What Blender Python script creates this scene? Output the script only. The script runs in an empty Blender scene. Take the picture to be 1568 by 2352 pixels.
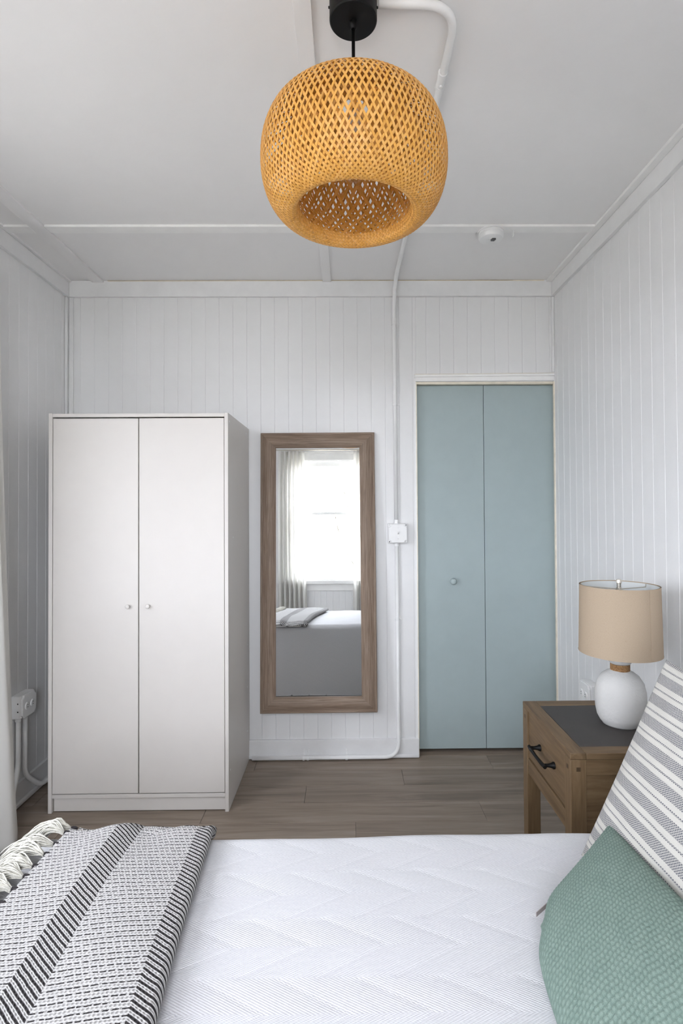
import bpy, math, random
import numpy as np
from mathutils import Vector, Matrix

random.seed(7)
rng = np.random.default_rng(7)
scene = bpy.context.scene
COL = scene.collection
PI = math.pi

# ------------------------------------------------------------------ camera
EYE = Vector((0.0, 0.0, 1.3355))
YAW, PITCH, ROLL = 0.0098, 0.0148, -0.0058
cam = bpy.data.cameras.new('camera')
cam.sensor_fit = 'AUTO'
cam.sensor_width = 36.0
cam.lens = 1246.4 / 2352 * 36.0
cam.shift_x = -(809.8 - 784) / 2352
cam.shift_y = (1146.8 - 1176) / 2352
cam.clip_start = 0.02
cam_o = bpy.data.objects.new('camera', cam)
COL.objects.link(cam_o)
fw = Vector((math.sin(YAW) * math.cos(PITCH), math.cos(YAW) * math.cos(PITCH), math.sin(PITCH)))
rt = Vector((math.cos(YAW), -math.sin(YAW), 0))
up = rt.cross(fw)
r2 = rt * math.cos(ROLL) + up * math.sin(ROLL)
u2 = -rt * math.sin(ROLL) + up * math.cos(ROLL)
cam_o.matrix_world = Matrix(((r2.x, u2.x, -fw.x, EYE.x), (r2.y, u2.y, -fw.y, EYE.y), (r2.z, u2.z, -fw.z, EYE.z), (0, 0, 0, 1)))
scene.camera = cam_o

# ------------------------------------------------------------------ room measures
XL, XR = -1.503, 1.127          # faces of the left and right walls
YB, YN = 2.925, -0.85           # face of the wall with the mirror, face of the wall behind the bed's near side
ZC = 2.567                      # ceiling
WIN_REAR = (-0.70, 0.42, 0.83, 2.30)   # x0,x1,z0,z1 opening in the wall behind the camera
WIN_REAR_ADDED = (-1.32, -1.01, 0.83, 2.30)  # unseen second rear opening, added to bring in more frontal light
WIN_LEFT = (0.98, 1.52, 0.86, 2.05)    # y0,y1,z0,z1 opening in the left wall

# ------------------------------------------------------------------ sky, window light, exposure
world = bpy.data.worlds.new('World')
scene.world = world
world.use_nodes = True
wn = world.node_tree.nodes
wn['Background'].inputs['Color'].default_value = (0.905, 0.94, 1.03, 1)
wn['Background'].inputs['Strength'].default_value = 8.0


def portal(name, loc, rot, sx, sy):
    l = bpy.data.lights.new(name, 'AREA')
    l.shape = 'RECTANGLE'; l.size = sx; l.size_y = sy
    l.cycles.is_portal = True
    o = bpy.data.objects.new(name, l); COL.objects.link(o)
    o.location = loc; o.rotation_euler = rot
    return o


portal('window_portal', ((WIN_REAR[0] + WIN_REAR[1]) / 2, YN - 0.14, (WIN_REAR[2] + WIN_REAR[3]) / 2), (PI / 2, 0, 0),
       WIN_REAR[1] - WIN_REAR[0], WIN_REAR[3] - WIN_REAR[2])
portal('window_portal', ((WIN_REAR_ADDED[0] + WIN_REAR_ADDED[1]) / 2, YN - 0.14, (WIN_REAR_ADDED[2] + WIN_REAR_ADDED[3]) / 2), (PI / 2, 0, 0),
       WIN_REAR_ADDED[1] - WIN_REAR_ADDED[0], WIN_REAR_ADDED[3] - WIN_REAR_ADDED[2])
portal('window_portal', (XL - 0.14, (WIN_LEFT[0] + WIN_LEFT[1]) / 2, (WIN_LEFT[2] + WIN_LEFT[3]) / 2), (0, -PI / 2, 0),
       WIN_LEFT[3] - WIN_LEFT[2], WIN_LEFT[1] - WIN_LEFT[0])

vs = scene.view_settings
vs.view_transform = 'Standard'
vs.look = 'None'
vs.gamma = 1.0
vs.use_curve_mapping = False
vs.exposure = 1.66
scene.cycles.diffuse_bounces = 6
scene.cycles.max_bounces = 9
scene.cycles.transparent_max_bounces = 10
scene.cycles.use_denoising = True
scene.cycles.adaptive_threshold = 0.035


# ------------------------------------------------------------------ node helpers
class NX:
    """A value in a node tree; arithmetic builds Math nodes."""
    def __init__(self, t, s): self.t, self.s = t, s
    def op(self, o, *a):
        n = self.t.nodes.new('ShaderNodeMath'); n.operation = o
        for i, v in enumerate((self,) + a):
            if isinstance(v, NX): self.t.links.new(v.s, n.inputs[i])
            else: n.inputs[i].default_value = v
        return NX(self.t, n.outputs[0])
    def __add__(self, b): return self.op('ADD', b)
    def __sub__(self, b): return self.op('SUBTRACT', b)
    def __mul__(self, b): return self.op('MULTIPLY', b)
    def __truediv__(self, b): return self.op('DIVIDE', b)
    def __radd__(self, b): return self.op('ADD', b)
    def __rmul__(self, b): return self.op('MULTIPLY', b)
    def fract(self): return self.op('FRACT')
    def floor(self): return self.op('FLOOR')
    def sin(self): return self.op('SINE')
    def abs(self): return self.op('ABSOLUTE')
    def max(self, b): return self.op('MAXIMUM', b)
    def min(self, b): return self.op('MINIMUM', b)
    def lt(self, b): return self.op('LESS_THAN', b)
    def gt(self, b): return self.op('GREATER_THAN', b)
    def inv(self):
        n = self.t.nodes.new('ShaderNodeMath'); n.operation = 'SUBTRACT'
        n.inputs[0].default_value = 1.0; self.t.links.new(self.s, n.inputs[1]); return NX(self.t, n.outputs[0])
    def smooth(self, a, b):
        n = self.t.nodes.new('ShaderNodeMapRange'); n.interpolation_type = 'SMOOTHSTEP'
        self.t.links.new(self.s, n.inputs[0]); n.inputs[1].default_value = a; n.inputs[2].default_value = b
        return NX(self.t, n.outputs[0])


class Mat:
    def __init__(self, name, color=(.8, .8, .8), rough=.5, metal=0.0, spec=.5):
        self.m = bpy.data.materials.new(name); self.m.use_nodes = True
        self.t = self.m.node_tree; self.n = self.t.nodes; self.b = self.n['Principled BSDF']
        self.b.inputs['Base Color'].default_value = (*color, 1)
        self.b.inputs['Roughness'].default_value = rough
        self.b.inputs['Metallic'].default_value = metal
        self.b.inputs['Specular IOR Level'].default_value = spec
        self.m.diffuse_color = (*color, 1)
    def link(self, a, b): self.t.links.new(a.s if isinstance(a, NX) else a, b)
    def coord(self, kind='Object', scale=(1, 1, 1), offset_random=False):
        tc = self.n.new('ShaderNodeTexCoord'); mp = self.n.new('ShaderNodeMapping')
        mp.inputs['Scale'].default_value = scale
        src = tc.outputs[kind]
        if offset_random:
            oi = self.n.new('ShaderNodeObjectInfo'); vm = self.n.new('ShaderNodeVectorMath'); vm.operation = 'SCALE'
            cx = self.n.new('ShaderNodeCombineXYZ')
            for i in range(3): self.link(oi.outputs['Random'], cx.inputs[i])
            self.link(cx.outputs[0], vm.inputs[0]); vm.inputs['Scale'].default_value = 37.0
            ad = self.n.new('ShaderNodeVectorMath'); ad.operation = 'ADD'
            self.link(src, ad.inputs[0]); self.link(vm.outputs[0], ad.inputs[1]); src = ad.outputs[0]
        self.link(src, mp.inputs['Vector'])
        return mp.outputs['Vector']
    def uv(self):
        tc = self.n.new('ShaderNodeTexCoord'); sp = self.n.new('ShaderNodeSeparateXYZ')
        self.link(tc.outputs['UV'], sp.inputs[0])
        return NX(self.t, sp.outputs[0]), NX(self.t, sp.outputs[1]), tc.outputs['UV']
    def noise(self, vec, scale, detail=4, rough=.55, dist=0.0):
        n = self.n.new('ShaderNodeTexNoise'); self.link(vec, n.inputs['Vector'])
        n.inputs['Scale'].default_value = scale; n.inputs['Detail'].default_value = detail
        n.inputs['Roughness'].default_value = rough; n.inputs['Distortion'].default_value = dist
        return NX(self.t, n.outputs['Fac'])
    def ramp(self, fac, stops):
        r = self.n.new('ShaderNodeValToRGB'); self.link(fac, r.inputs[0])
        e = r.color_ramp.elements
        while len(e) < len(stops): e.new(.5)
        for k, (p, c) in enumerate(stops): e[k].position = p; e[k].color = (*c, 1)
        return r.outputs[0]
    def mix(self, fac, a, b, mode='MIX'):
        m = self.n.new('ShaderNodeMix'); m.data_type = 'RGBA'; m.blend_type = mode
        if isinstance(fac, (int, float)): m.inputs[0].default_value = fac
        else: self.link(fac, m.inputs[0])
        for sock, v in ((m.inputs[6], a), (m.inputs[7], b)):
            if isinstance(v, tuple): sock.default_value = (*v, 1)
            else: self.link(v, sock)
        return m.outputs[2]
    def rnd(self):
        return NX(self.t, self.n.new('ShaderNodeObjectInfo').outputs['Random'])
    def color(self, s): self.link(s, self.b.inputs['Base Color'])
    def bump(self, h, dist=.001, strength=1.0):
        b = self.n.new('ShaderNodeBump'); self.link(h, b.inputs['Height'])
        b.inputs['Distance'].default_value = dist; b.inputs['Strength'].default_value = strength
        self.link(b.outputs[0], self.b.inputs['Normal'])


M = {}


def paint(name, col, rough, var=.03, bump=.0004, scale=14, spec=.4):
    m = Mat(name, col, rough, spec=spec)
    v = m.coord('Object')
    n = m.noise(v, scale, 4)
    lo = tuple(c * (1 - var) for c in col); hi = tuple(min(1, c * (1 + var)) for c in col)
    m.color(m.ramp(n, [(.3, lo), (.7, hi)]))
    m.bump(m.noise(v, 55, 3), bump, .6)
    M[name] = m.m


paint('wall_paint', (.765, .765, .765), .42, var=.012)
paint('ceiling_paint', (.82, .81, .805), .55, var=.006)
paint('trim_paint', (.77, .77, .77), .36)
paint('cream_paint', (.78, .72, .60), .4, var=.10, scale=22)
paint('tan_paint', (.60, .52, .38), .45, var=.12, scale=30)
paint('white_trim', (.86, .855, .84), .35)
paint('conduit_paint', (.82, .82, .815), .35, bump=.0002)
paint('door_blue', (.355, .425, .43), .48, var=.02, bump=.0003)
paint('wardrobe_white', (.635, .605, .575), .42, var=.008, bump=.00005)
paint('ceramic', (.57, .565, .55), .75, var=.05, bump=.004, scale=9, spec=.15)
M['plastic_white'] = Mat('plastic_white', (.80, .80, .79), .35).m
M['black_metal'] = Mat('black_metal', (.004, .004, .004), .5, spec=.25).m
M['black_hole'] = Mat('black_hole', (.01, .01, .01), .6).m
M['nickel'] = Mat('nickel', (.62, .58, .52), .28, 1.0).m
M['mirror_glass'] = Mat('mirror_glass', (.93, .95, .95), .0, 1.0).m
M['dark_gap'] = Mat('dark_gap', (.05, .05, .05), .8).m
M['mattress'] = Mat('mattress', (.72, .72, .72), .8).m
M['white_cotton'] = Mat('white_cotton', (.80, .80, .82), .85, spec=.2).m


def wood(name, stops, grain, fine, axis=0, rough=.5, var=.12, bump=.0004):
    m = Mat(name, stops[1][1], rough, spec=.35)
    sc = [fine] * 3; sc[axis] = grain
    v = m.coord('Object', tuple(sc), True)
    g = m.noise(v, 1.0, 6, .62, .6)
    sc2 = [fine * 6] * 3; sc2[axis] = grain * 2.2
    v2 = m.coord('Object', tuple(sc2), True)
    f = m.noise(v2, 1.0, 3, .6)
    c = m.ramp(g, stops)
    c = m.mix((f - .5).abs() * .9, c, stops[0][1])
    r = m.rnd() * (2 * var) + (1 - var)
    mul = m.n.new('ShaderNodeCombineColor')
    for i in range(3): m.link(r, mul.inputs[i])
    c = m.mix(1.0, c, mul.outputs[0], 'MULTIPLY')
    m.color(c)
    m.bump(f, bump, .5)
    M[name] = m.m


wood('floor_wood', [(.25, (.14, .107, .082)), (.5, (.24, .192, .152)), (.75, (.335, .28, .232))], 1.6, 22, 0, .45, .12)
FW = [(.25, (.135, .090, .062)), (.5, (.225, .163, .118)), (.78, (.34, .27, .215))]
wood('frame_wood_x', FW, 6, 150, 0, .55, .04, .0006)
wood('frame_wood_z', FW, 6, 150, 2, .55, .04, .0006)
NW = [(.25, (.094, .057, .027)), (.5, (.15, .096, .049)), (.78, (.215, .145, .08))]
wood('night_wood_x', NW, 5, 60, 0, .5, .07)
wood('night_wood_y', NW, 5, 60, 1, .5, .07)
wood('night_wood_z', NW, 5, 60, 2, .5, .07)
wood('peg_wood', [(.25, (.045, .027, .014)), (.5, (.07, .043, .022)), (.78, (.10, .065, .035))], 20, 60, 2, .5, .2)
paint('slate', (.046, .040, .037), .5, var=.2, bump=.0001, scale=7)
wood('bark', [(.2, (.030, .024, .016)), (.5, (.055, .045, .032)), (.8, (.085, .07, .05))], 6, 30, 2, .9, .1)

# bamboo strips
m = Mat('bamboo', (.62, .33, .10), .42, spec=.45)
v = m.coord('UV', (60, 3, 1), True)
g = m.noise(v, 1.0, 4)
c = m.ramp(g, [(.25, (.70, .33, .055)), (.5, (.80, .41, .085)), (.8, (.88, .49, .14))])
c = m.mix((m.rnd() * 1.0).smooth(.55, 1.0) * .45, c, (.90, .54, .19))
c = m.mix((m.rnd() * 7.31).fract().smooth(.7, 1.0) * .5, c, (.52, .23, .045))
m.color(c); M['bamboo'] = m.m
bsdf = m.b
tr = m.n.new('ShaderNodeBsdfTranslucent'); m.link(c, tr.inputs[0])
ms = m.n.new('ShaderNodeMixShader'); ms.inputs[0].default_value = .10
m.link(bsdf.outputs[0], ms.inputs[1]); m.link(tr.outputs[0], ms.inputs[2])
m.link(ms.outputs[0], m.n['Material Output'].inputs['Surface'])

# lamp shade linen
m = Mat('linen', (.50, .42, .32), .85, spec=.15)
u, w, uvs = m.uv()
a = m.coord('UV', (260, 2600, 1)); b = m.coord('UV', (2600, 260, 1))
n1 = m.noise(a, .9, 2); n2 = m.noise(b, .9, 2)
t = (n1 + n2) * .5
fleck = m.noise(m.coord('UV', (220, 900, 1)), .5, 1).smooth(.72, .80)
c = m.ramp(t, [(.38, (.37, .29, .21)), (.52, (.405, .32, .235)), (.66, (.445, .36, .27))])
c = m.mix(fleck * .7, c, (.18, .13, .09))
m.color(c); m.bump(t, .0006, .7); M['linen'] = m.m
M['shade_lining'] = Mat('shade_lining', (.62, .64, .64), .7).m

# rope
m = Mat('rope', (.30, .16, .07), .8, spec=.2)
n = m.noise(m.coord('Object', (1, 1, 1)), 260, 3)
m.color(m.ramp(n, [(.3, (.17, .08, .03)), (.7, (.42, .25, .12))])); m.bump(n, .001); M['rope'] = m.m

# quilt
m = Mat('quilt', (.80, .80, .83), .85, spec=.15)
u, w, uvs = m.uv()
P_ROW = .131
row = (w / P_ROW).floor()
yy = (w - (row + .5) * P_ROW).abs()
ph = u + yy * 1.9
rib = (ph * (2 * PI / .0085)).sin()
rib2 = ((u - yy * 1.9) * (2 * PI / .0068)).sin()
nz = m.noise(m.coord('UV', (1, 1, 1)), 160, 3)
m.bump(rib * .5 + rib2 * .22 + nz * .9, .00045, .7)
m.color(m.ramp(nz, [(.3, (.575, .575, .60)), (.7, (.615, .615, .635))]))
M['quilt'] = m.m

# throw : woven rows with dark dashes, and bands of slanted dark bars
m = Mat('throw_weave', (.7, .7, .7), .9, spec=.1)
u, w, uvs = m.uv()
jit = (m.noise(m.coord('UV', (1, 1, 1)), 45, 3) - .5)
B0, B1, F0, F1 = .118, .176, .315, .372
inb = u.gt(B0) * u.lt(B1)
inf = u.gt(F0) * u.lt(F1)
slant = (u - B0).max(0.0).min(B1 - B0) * 1.05 + (u - F0).max(0.0).min(F1 - F0) * .8
lean = (u * -.10)
vv = w + slant + lean + jit * .0042
PR = .0118
rp = (vv / PR).fract()
ri = (vv / PR).floor()
bars = rp.smooth(.0, .08) * rp.smooth(.44, .54).inv()
dp = (u / .0125 + ri * .37 + jit * 1.2).fract()
dlen = m.noise(m.coord('UV', (1, 1, 1)), 70, 2)
dash = rp.smooth(.04, .12) * rp.smooth(.26, .36).inv() * dp.lt(dlen * .9 + .24)
band = inb.max(inf)
dark = bars * band + dash * band.inv()
sub = ((u / .0062 + (vv * 2.0 / PR).floor() * .5).fract() - .5).abs() * 2.0
fiber = m.noise(m.coord('UV', (1, 1, 1)), 520, 3)
base = m.mix(sub * .55, (.62, .61, .605), (.38, .37, .365))
base = m.mix(fiber.smooth(.35, .7) * .35, base, (.33, .32, .32))
c = m.mix(dark * .93, base, (.022, .018, .020))
m.color(c)
hgt = (rp - .15).abs() * -.0 + ((vv * (4 * PI / PR)).sin()) * .35 + (sub * -.8) + dark * -.7 + fiber * .5
m.bump(hgt, .0022, .9)
M['throw_weave'] = m.m
m = Mat('wool', (.74, .72, .66), .9, spec=.1)
n = m.noise(m.coord('Object'), 300, 3)
m.color(m.ramp(n, [(.3, (.54, .52, .455)), (.7, (.67, .655, .61))])); m.bump(n, .001); M['wool'] = m.m
M['dark_yarn'] = Mat('dark_yarn', (.02, .016, .018), .9).m

# striped cushion fabric
m = Mat('stripe_fabric', (.75, .73, .68), .9, spec=.1)
u, w, uvs = m.uv()
PS = .0455
nzs = m.noise(m.coord('UV', (1, 1, 1)), 60, 2) - .5
p = ((w + nzs * .0012) / PS).fract()
wide = p.smooth(.0, .02) * p.smooth(.47, .49).inv()
thin = p.smooth(.69, .705) * p.smooth(.765, .78).inv()
cu = (u / .0028).floor(); cw = (w / .0026).floor()
chk = ((cu + cw) * .5).fract().gt(.25)
du = ((u / .0028).fract() - .5).abs(); dw = ((w / .0026).fract() - .5).abs()
dot = (du * du + dw * dw).smooth(.30, .12)
dotw = chk * dot
fib = m.noise(m.coord('UV', (1, 1, 1)), 420, 3)
thr = (wide * .92 + thin * .95)
dark = thr * (dotw * .80 + (fib.smooth(.35, .75)) * .30 + .08)
base = m.mix(fib, (.47, .455, .42), (.545, .53, .495))
m.color(m.mix(dark, base, (.045, .05, .085)))
m.bump(dot * thr * -.5 + fib * .8, .0012, .8)
M['stripe_fabric'] = m.m

# knitted cushion
m = Mat('knit', (.28, .40, .37), .92, spec=.12)
n = m.noise(m.coord('UV', (1, 1, 1)), 500, 3)
n2 = m.noise(m.coord('UV', (1, 1, 1)), 30, 3)
c = m.ramp(n * .6 + n2 * .4, [(.3, (.165, .230, .200)), (.7, (.24, .310, .272))])
at = m.n.new('ShaderNodeAttribute'); at.attribute_name = 'stitch'
c = m.mix(NX(m.t, at.outputs['Fac']).inv() * .55, c, (.080, .125, .108))
m.color(c); m.bump(n, .0012, .7)
M['knit'] = m.m
M['tag'] = Mat('tag', (.36, .31, .30), .7).m

# curtain
m = Mat('curtain', (.84, .83, .80), .9, spec=.1)
a = m.noise(m.coord('Object', (1, 1, 1)), 300, 2)
m.bump(a, .0006, .6)
tr = m.n.new('ShaderNodeBsdfTranslucent'); tr.inputs[0].default_value = (.88, .87, .85, 1)
ms = m.n.new('ShaderNodeMixShader'); ms.inputs[0].default_value = .5
m.link(m.b.outputs[0], ms.inputs[1]); m.link(tr.outputs[0], ms.inputs[2])
m.link(ms.outputs[0], m.n['Material Output'].inputs['Surface'])
M['curtain'] = m.m

# glass : clear pane
def glass(name, tint, gloss):
    m = Mat(name)
    t = m.n.new('ShaderNodeBsdfTransparent'); t.inputs[0].default_value = (*tint, 1)
    g = m.n.new('ShaderNodeBsdfGlossy'); g.inputs['Roughness'].default_value = .02
    ms = m.n.new('ShaderNodeMixShader'); ms.inputs[0].default_value = gloss
    m.link(t.outputs[0], ms.inputs[1]); m.link(g.outputs[0], ms.inputs[2])
    m.link(ms.outputs[0], m.n['Material Output'].inputs['Surface'])
    M[name] = m.m
glass('window_glass', (.98, .985, .985), .04)
glass('bulb_glass', (.97, .95, .92), .10)
m = Mat('lawn', (.25, .30, .14), .95)
n = m.noise(m.coord('Object'), 3, 5)
m.color(m.ramp(n, [(.3, (.27, .25, .215)), (.7, (.36, .335, .295))])); M['lawn'] = m.m


# ------------------------------------------------------------------ mesh helpers
class MB:
    def __init__(self): self.v, self.f, self.uvs = [], [], None
    def add(self, vs_, fs_):
        o = len(self.v); self.v += [tuple(q) for q in vs_]; self.f += [tuple(i + o for i in f) for f in fs_]
        return self
    def box(self, a, b):
        (x0, y0, z0), (x1, y1, z1) = a, b
        x0, x1 = min(x0, x1), max(x0, x1); y0, y1 = min(y0, y1), max(y0, y1); z0, z1 = min(z0, z1), max(z0, z1)
        return self.add([(x0, y0, z0), (x1, y0, z0), (x1, y1, z0), (x0, y1, z0), (x0, y0, z1), (x1, y0, z1), (x1, y1, z1), (x0, y1, z1)],
                        [(0, 3, 2, 1), (4, 5, 6, 7), (0, 1, 5, 4), (1, 2, 6, 5), (2, 3, 7, 6), (3, 0, 4, 7)])
    def tube(self, pts, r, n=12, caps=True):
        pts = [Vector(p) for p in pts]; rs = r if isinstance(r, (list, tuple)) else [r] * len(pts)
        ref = None; rings = []
        for i, p in enumerate(pts):
            d = (pts[min(i + 1, len(pts) - 1)] - pts[max(i - 1, 0)]).normalized()
            if ref is None:
                ref = Vector((0, 0, 1)) if abs(d.z) < .9 else Vector((1, 0, 0))
            a = (ref - d * ref.dot(d)).normalized(); b = d.cross(a); ref = a
            rings.append([p + (a * math.cos(2 * PI * k / n) + b * math.sin(2 * PI * k / n)) * rs[i] for k in range(n)])
        o = len(self.v)
        for rg in rings: self.v += [tuple(q) for q in rg]
        for i in range(len(rings) - 1):
            for k in range(n):
                k2 = (k + 1) % n
                self.f.append((o + i * n + k, o + i * n + k2, o + (i + 1) * n + k2, o + (i + 1) * n + k))
        if caps:
            self.f.append(tuple(o + k for k in range(n))[::-1]); e = o + (len(rings) - 1) * n
            self.f.append(tuple(e + k for k in range(n)))
        return self
    def lathe(self, prof, c=(0, 0, 0), n=48, axis='z'):
        """prof: list of (r, h). r==0 closes with a point."""
        o = len(self.v); idx = []
        def pt(r, h, a):
            if axis == 'z': q = (r * math.cos(a), r * math.sin(a), h)
            elif axis == 'y': q = (r * math.cos(a), h, r * math.sin(a))
            else: q = (h, r * math.cos(a), r * math.sin(a))
            return (q[0] + c[0], q[1] + c[1], q[2] + c[2])
        for r, h in prof:
            if r < 1e-6:
                idx.append([len(self.v)]); self.v.append(pt(0, h, 0))
            else:
                idx.append(list(range(len(self.v), len(self.v) + n)))
                self.v += [pt(r, h, 2 * PI * k / n) for k in range(n)]
        for A, B in zip(idx, idx[1:]):
            for k in range(n):
                k2 = (k + 1) % n
                if len(A) == 1 and len(B) == 1: break
                if len(A) == 1: self.f.append((A[0], B[k2], B[k]))
                elif len(B) == 1: self.f.append((A[k], A[k2], B[0]))
                else: self.f.append((A[k], A[k2], B[k2], B[k]))
        return self
    def mesh(self, name, smooth=False):
        me = bpy.data.meshes.new(name); me.from_pydata(self.v, [], self.f); me.update()
        if self.uvs is not None:
            ul = me.uv_layers.new(name='UVMap')
            li = np.zeros(len(me.loops), dtype=np.int32); me.loops.foreach_get('vertex_index', li)
            ul.data.foreach_set('uv', np.asarray(self.uvs, dtype=np.float32)[li].ravel())
        if smooth: me.shade_smooth()
        return me
    def build(self, name, mat, parent=None, smooth=False, bevel=0, seg=2, recalc=True, auto=None):
        me = self.mesh(name, smooth)
        if recalc:
            import bmesh
            bm = bmesh.new(); bm.from_mesh(me); bmesh.ops.recalc_face_normals(bm, faces=bm.faces); bm.to_mesh(me); bm.free()
        me.materials.append(M[mat])
        return link(name, me, parent, bevel, seg, auto)


def link(name, me, parent=None, bevel=0, seg=2, auto=None):
    o = bpy.data.objects.new(name, me); COL.objects.link(o)
    if parent is not None:
        o.parent = parent
        o.matrix_parent_inverse = parent.matrix_basis.inverted()   # builders give world coordinates
    if bevel:
        b = o.modifiers.new('bevel', 'BEVEL'); b.width = bevel; b.segments = seg; b.limit_method = 'ANGLE'
        b.angle_limit = math.radians(50)
        for p in me.polygons: p.use_smooth = True
        try: me.set_sharp_from_angle(angle=math.radians(50))
        except Exception: pass
    if auto:
        me.shade_smooth(); me.set_sharp_from_angle(angle=math.radians(auto))
    return o


def tag(o, label, cat, group=None):
    o['label'] = label; o['category'] = cat
    if group: o['group'] = group
    return o


def empty(name, loc=(0, 0, 0)):
    o = bpy.data.objects.new(name, None); COL.objects.link(o); o.location = loc; o.empty_display_size = .05
    return o


def struct(o): o['kind'] = 'structure'; return o


def box(name, a, b, mat, parent=None, bevel=0, seg=2): return MB().box(a, b).build(name, mat, parent, bevel=bevel, seg=seg, recalc=False)


def grid_mesh(name, P, UV, mat, parent=None, smooth=True, closed=False):
    """P: (nu,nv,3) array; UV (nu,nv,2)"""
    nu, nv = P.shape[:2]
    i = np.arange(nu * nv).reshape(nu, nv)
    if closed: i = np.concatenate([i, i[:, :1]], 1)
    q = np.stack([i[:-1, :-1], i[1:, :-1], i[1:, 1:], i[:-1, 1:]], -1).reshape(-1, 4)
    me = bpy.data.meshes.new(name)
    me.vertices.add(nu * nv); me.vertices.foreach_set('co', P.reshape(-1).astype(np.float32))
    me.loops.add(q.size); me.loops.foreach_set('vertex_index', q.reshape(-1).astype(np.int32))
    me.polygons.add(len(q)); me.polygons.foreach_set('loop_start', (np.arange(len(q)) * 4).astype(np.int32))
    me.update(calc_edges=True); me.validate()
    if UV is not None:
        ul = me.uv_layers.new(name='UVMap')
        ul.data.foreach_set('uv', UV.reshape(-1, 2)[q.reshape(-1)].reshape(-1).astype(np.float32))
    if smooth: me.shade_smooth()
    me.materials.append(M[mat])
    return link(name, me, parent)


def arc_path(pts, rad, n=8):
    """polyline with corners rounded to radius rad (list or value)"""
    pts = [Vector(p) for p in pts]; out = [pts[0]]
    for i in range(1, len(pts) - 1):
        r = rad[i - 1] if isinstance(rad, (list, tuple)) else rad
        a = (pts[i - 1] - pts[i]).normalized(); b = (pts[i + 1] - pts[i]).normalized()
        ang = a.angle(b); L = min(r / math.tan(ang / 2), (pts[i - 1] - pts[i]).length * .49, (pts[i + 1] - pts[i]).length * .49)
        p0, p1 = pts[i] + a * L, pts[i] + b * L
        for k in range(n + 1):
            t = k / n
            out.append(p0 * (1 - t) ** 2 + pts[i] * 2 * t * (1 - t) + p1 * t * t)
    out.append(pts[-1])
    return out


# ------------------------------------------------------------------ setting : walls with boards
PITCH_B, GAP, CH, CD, TH = .0746, .0003, .0026, .0012, .012


def plank_mesh(w, h):
    """board standing in x-z, front at y=0 facing -y, chamfered long edges"""
    a = w / 2
    sec = [(-a, TH), (-a, CD), (-a + CH, 0), (a - CH, 0), (a, CD), (a, TH)]
    vs_ = [(x, y, 0) for x, y in sec] + [(x, y, h) for x, y in sec]
    n = 6
    fs_ = [(k, (k + 1) % n, n + (k + 1) % n, n + k) for k in range(n)] + [tuple(range(n))[::-1], tuple(range(n, 2 * n))]
    me = MB().add(vs_, fs_).mesh('plank'); me.materials.append(M['wall_paint']); return me


_pm = {}
def put_plank(wall, pos, rotz, w, h):
    k = (round(w, 3), round(h, 3))
    if k not in _pm: _pm[k] = plank_mesh(w, h)
    o = bpy.data.objects.new('plank', _pm[k]); COL.objects.link(o); o.parent = wall
    o.location = pos; o.rotation_euler = (0, 0, rotz)


def board_wall(wall, a0, a1, first, place, holes=()):
    """boards along axis a between a0,a1 with a joint at `first`; holes: (h0,h1,[(z0,z1),...]) zones where boards are cut"""
    k0 = math.floor((a0 - first) / PITCH_B)
    x = first + k0 * PITCH_B
    while x < a1:
        s, e = max(x + GAP / 2, a0), min(x + PITCH_B - GAP / 2, a1)
        if e - s > .012:
            segs = [(s, e, [(0, ZC - .004)])]
            for h0, h1, zs in holes:
                new = []
                for (p, q, zz) in segs:
                    if q <= h0 + .004 or p >= h1 - .004: new.append((p, q, zz)); continue
                    if p < h0 - .012: new.append((p, h0, zz))
                    if q > h1 + .012: new.append((h1, q, zz))
                    new.append((max(p, h0), min(q, h1), zs))
                segs = new
            for p, q, zz in segs:
                if q - p < .01: continue
                for z0, z1 in zz:
                    pos, rot = place((p + q) / 2, z0)
                    put_plank(wall, pos, rot, q - p, z1 - z0)
        x += PITCH_B


DX0, DX1, DZ1 = .376, 1.170, 2.014            # closet opening
# back wall core
mb = MB(); y0, y1 = YB + TH, YB + .10
mb.box((XL - .15, y0, 0), (DX0, y1, ZC)); mb.box((DX0, y0, DZ1), (DX1, y1, ZC)); mb.box((DX1, y0, 0), (XR + .20, y1, ZC))
wall_back = struct(mb.build('wall_back', 'wall_paint'))
board_wall(wall_back, XL, XR - .001, 1.103, lambda a, z: ((a, YB, z), 0), [(DX0, DX1 + .02, [(DZ1, ZC - .004)])])
# right wall
wall_right = struct(box('wall_right', (XR + TH, YN - .15, 0), (XR + .12, YB, ZC), 'wall_paint'))
board_wall(wall_right, YN, YB, 2.882, lambda a, z: ((XR, a, z), -PI / 2))
# left wall with window opening
w0, w1, wz0, wz1 = WIN_LEFT
mb = MB(); xa, xb = XL - .12, XL - TH
mb.box((xa, YN - .15, 0), (xb, w0, ZC)); mb.box((xa, w1, 0), (xb, YB + .1, ZC)); mb.box((xa, w0, 0), (xb, w1, wz0)); mb.box((xa, w0, wz1), (xb, w1, ZC))
wall_left = struct(mb.build('wall_left', 'wall_paint'))
board_wall(wall_left, YN, YB, 2.868, lambda a, z: ((XL, a, z), PI / 2), [(w0, w1, [(0, wz0), (wz1, ZC - .004)])])
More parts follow.
